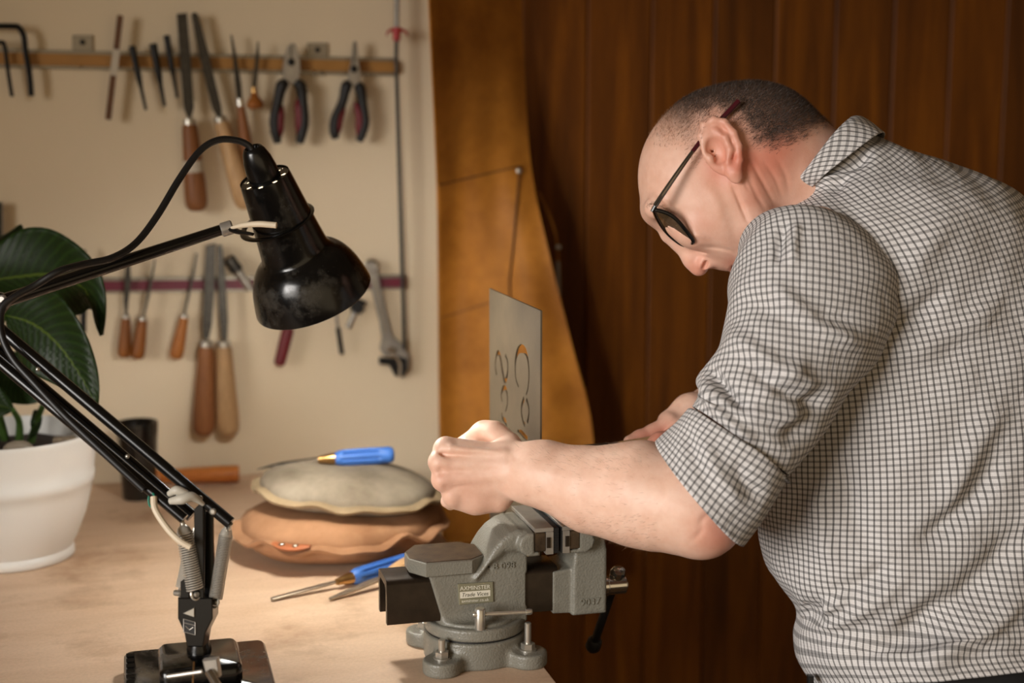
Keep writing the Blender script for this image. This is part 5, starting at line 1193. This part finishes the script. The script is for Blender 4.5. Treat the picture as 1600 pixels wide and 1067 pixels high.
T_SECS = [(1242, 302, 1346, 205, 1.65, 1.655, 0.074, -2, 2), (1228, 313, 1395, 226, 1.65, 1.66, 0.098, 14, 10), (1188, 345, 1468, 256, 1.64, 1.67, 0.135, 24, 20), (1182, 410, 1570, 305, 1.64, 1.68, 0.150, 16, 14), (1190, 500, 1652, 395, 1.645, 1.69, 0.140, 8, 8),
          (1200, 620, 1712, 540, 1.65, 1.69, 0.135, 0, 6), (1192, 740, 1738, 700, 1.65, 1.69, 0.135, 0, 6), (1193, 830, 1738, 830, 1.65, 1.69, 0.138, 0, 6), (1206, 895, 1728, 910, 1.65, 1.69, 0.140, 0, 4), (1246, 955, 1712, 960, 1.65, 1.69, 0.138, 0, 0), (1241, 995, 1705, 980, 1.65, 1.69, 0.146, 0, -10), (1246, 1032, 1704, 1000, 1.65, 1.69, 0.150, 0, -26), (1268, 1068, 1704, 1018, 1.65, 1.69, 0.150, 0, -34)]
T_FOLDS = [(1440, 850, 1560, 720, 16, -7), (1400, 1010, 1600, 830, 24, -9), (1430, 1040, 1600, 930, 18, 6), (1330, 1030, 1480, 930, 16, -5), (1300, 930, 1390, 880, 14, -5), (1250, 960, 1330, 925, 10, 5), (1260, 990, 1420, 900, 14, 4), (1370, 520, 1480, 450, 14, -5), (1390, 560, 1560, 470, 18, 4), (1560, 640, 1480, 800, 20, 5), (1320, 720, 1360, 860, 20, -4), (1280, 760, 1300, 880, 18, 4),
           (1360, 240, 1300, 300, 8, -4), (1260, 290, 1340, 262, 6, 4), (1500, 330, 1420, 420, 22, 3), (1255, 955, 1290, 950, 12, -8)]
sh0 = loft('shirt', T_SECS, 190, 230, man, T_FOLDS, 0.0016, 0.0008, seed=2)
S_SECS = [(1205, 348, 1392, 470, 1.545, 1.58, 0.020, 40, -58), (1176, 346, 1384, 498, 1.54, 1.57, 0.066, 36, -50), (1158, 380, 1378, 535, 1.53, 1.555, 0.078, 20, -28), (1144, 440, 1354, 578, 1.52, 1.54, 0.080, 8, -10), (1138, 500, 1320, 620, 1.51, 1.53, 0.077, 2, 0), (1122, 548, 1292, 660, 1.50, 1.52, 0.073, 0, 4), (1092, 592, 1262, 702, 1.497, 1.513, 0.071, 1, 5), (1096, 614, 1246, 722, 1.495, 1.51, 0.070, 2, 6), (1085, 636, 1229, 742, 1.495, 1.505, 0.066, 4, 4)]
S_FOLDS = [(1108, 575, 1170, 640, 9, -8), (1095, 600, 1180, 690, 10, 5), (1140, 520, 1300, 610, 16, 4), (1160, 560, 1290, 640, 10, -4), (1226, 350, 1215, 410, 7, -4), (1246, 350, 1240, 410, 7, 4), (1160, 470, 1330, 500, 16, -3), (1200, 440, 1350, 540, 16, 4), (1150, 640, 1270, 650, 14, 4), (1230, 690, 1290, 600, 16, -5), (1180, 620, 1260, 560, 14, 3)]
loft('sleeve', S_SECS, 130, 150, sh0, S_FOLDS, 0.0014, 0.0006, rot=0.42, seed=4)
CU = [(1079, 640, 1228, 748, 1.495, 1.50, 0.068, 2, -2), (1074, 642, 1228, 752, 1.495, 1.498, 0.071, 0, 0), (1050, 665, 1198, 800, 1.50, 1.49, 0.071, -6, 4), (1024, 690, 1163, 850, 1.50, 1.485, 0.069, -12, 10)]
loft('cuff', CU, 50, 150, sh0, [(1100, 690, 1160, 790, 12, 3), (1075, 670, 1110, 760, 10, -2), (1150, 720, 1190, 780, 12, -3)], 0.003, 0.0005, rot=0.10, seed=6)
R_SECS = [(1215, 360, 1360, 430, 1.79, 1.82, 0.03, 0, 0), (1190, 400, 1350, 480, 1.82, 1.84, 0.065, 0, 0), (1175, 500, 1320, 560, 1.85, 1.86, 0.068, 0, 0), (1165, 590, 1290, 650, 1.87, 1.87, 0.066, 0, 0), (1150, 610, 1245, 700, 1.865, 1.86, 0.062, 0, 0), (1122, 600, 1190, 690, 1.83, 1.82, 0.055, 0, 0)]
loft('sleeve', R_SECS, 60, 80, sh0, (), 0.0014, 0.0006, seed=5)
C_SECS = [(1248, 304, 1352, 214, 1.655, 1.655, 0.076, 2, 4), (1242, 302, 1340, 203, 1.652, 1.652, 0.077, -10, 0), (1237, 300, 1331, 190, 1.65, 1.65, 0.078, -21, 4), (1234, 302, 1330, 185, 1.65, 1.65, 0.082, -23, 4), (1238, 306, 1346, 186, 1.65, 1.65, 0.088, -25, 0), (1246, 310, 1364, 200, 1.65, 1.655, 0.093, -24, -4), (1256, 314, 1379, 219, 1.65, 1.655, 0.097, -21, -8)]
loft('collar', C_SECS, 46, 120, sh0, (), 0.0012, 0.0003, rot=0.5, seed=8, e=2.7)
# seams
def seam(pts3, r=0.0011): part('seam', g_tube([P(*q) for q in pts3], r, 6, 40), M('seam_thread', (120, 114, 108), 0.8) if 'seam_thread' not in bpy.data.materials else bpy.data.materials['seam_thread'], sh0)
# ---------------------------------------------------------------- trousers, belt and shoes
M_TROUSER = M('dark_trousers', (20, 19, 20), 0.8, 0, 0.2, 300)
tr = loft('trousers', [(1264, 1010, 1690, 1000, 1.655, 1.69, 0.128, 0, 8), (1270, 1060, 1690, 1050, 1.655, 1.69, 0.130, 0, 10), (1275, 1120, 1695, 1120, 1.655, 1.69, 0.135, 0, 8), (1300, 1200, 1690, 1210, 1.66, 1.69, 0.135, 0, 6), (1330, 1280, 1660, 1290, 1.665, 1.69, 0.11, 0, 0)], 40, 90, man, (), 0.0, 0.0004, M_TROUSER)
for (x, y, fx) in ((0.85, 1.33, 0.80), (0.93, 1.56, 0.88)):
    part('trouser_leg', g_tube([V(x, y, 0.74), V(x-0.01, y, 0.50), V(x, y, 0.26), V(x+0.005, y, 0.07)], [0.098, 0.083, 0.072, 0.064], 28, 30), M_TROUSER, tr)
    s = SDF((fx-0.20, y-0.08, -0.008), (fx+0.14, y+0.08, 0.15), 0.004)
    s.chain([V(fx+0.06, y, 0.055), V(fx-0.04, y, 0.042), V(fx-0.13, y, 0.032)], [0.046, 0.044, 0.032], 0.02); s.cap(V(fx+0.05, y, 0.06), V(fx+0.05, y, 0.10), 0.046, 0.046, 0.02)
    s.box(V(fx-0.04, y, 0.011), (EX, EY, EZ), (0.125, 0.042, 0.011), 0.008, 0.004); v_, f_ = s.mesh(); v_[:, 2] = np.maximum(v_[:, 2], 0.001)
    mesh('shoe', v_, f_, M('black_shoe_leather', (22, 20, 19), 0.4) if 'black_shoe_leather' not in bpy.data.materials else bpy.data.materials['black_shoe_leather'], man, True)
part('belt_buckle', g_obox(P(1266, 1062, 1.60), RX, UP, FW, 0.003, 0.005, 0.006, 0.001), M_BLACKTOOL, tr)

# ---------------------------------------------------------------- the file he is holding
t = thing('hand_file', 'file with a pale wooden handle held across the steel plate', 'file', P(955, 700, 1.66))
fa, fb, fc = P(1075, 692, 1.705), P(962, 702, 1.668), P(728, 730, 1.606); axh = nrm(fb-fa); Lh = np.linalg.norm(fb-fa)
part('handle', g_lathe(fa, axh, [(0, 0.006), (0.004, 0.010), (0.02, 0.0125), (0.05, 0.0120), (Lh-0.012, 0.0095), (Lh, 0.0085)], 22), M_HAND_PALE, t)
part('ferrule', g_lathe(fb-axh*0.002, axh, [(0, 0.0088), (0.012, 0.0082), (0.013, 0.006)], 20), M_ZINC, t)
part('blade', g_bar(fb+axh*0.010, fc, 0.018, 0.0045, (0, 1, 0), 0.0008), M_DARKSTEEL, t)
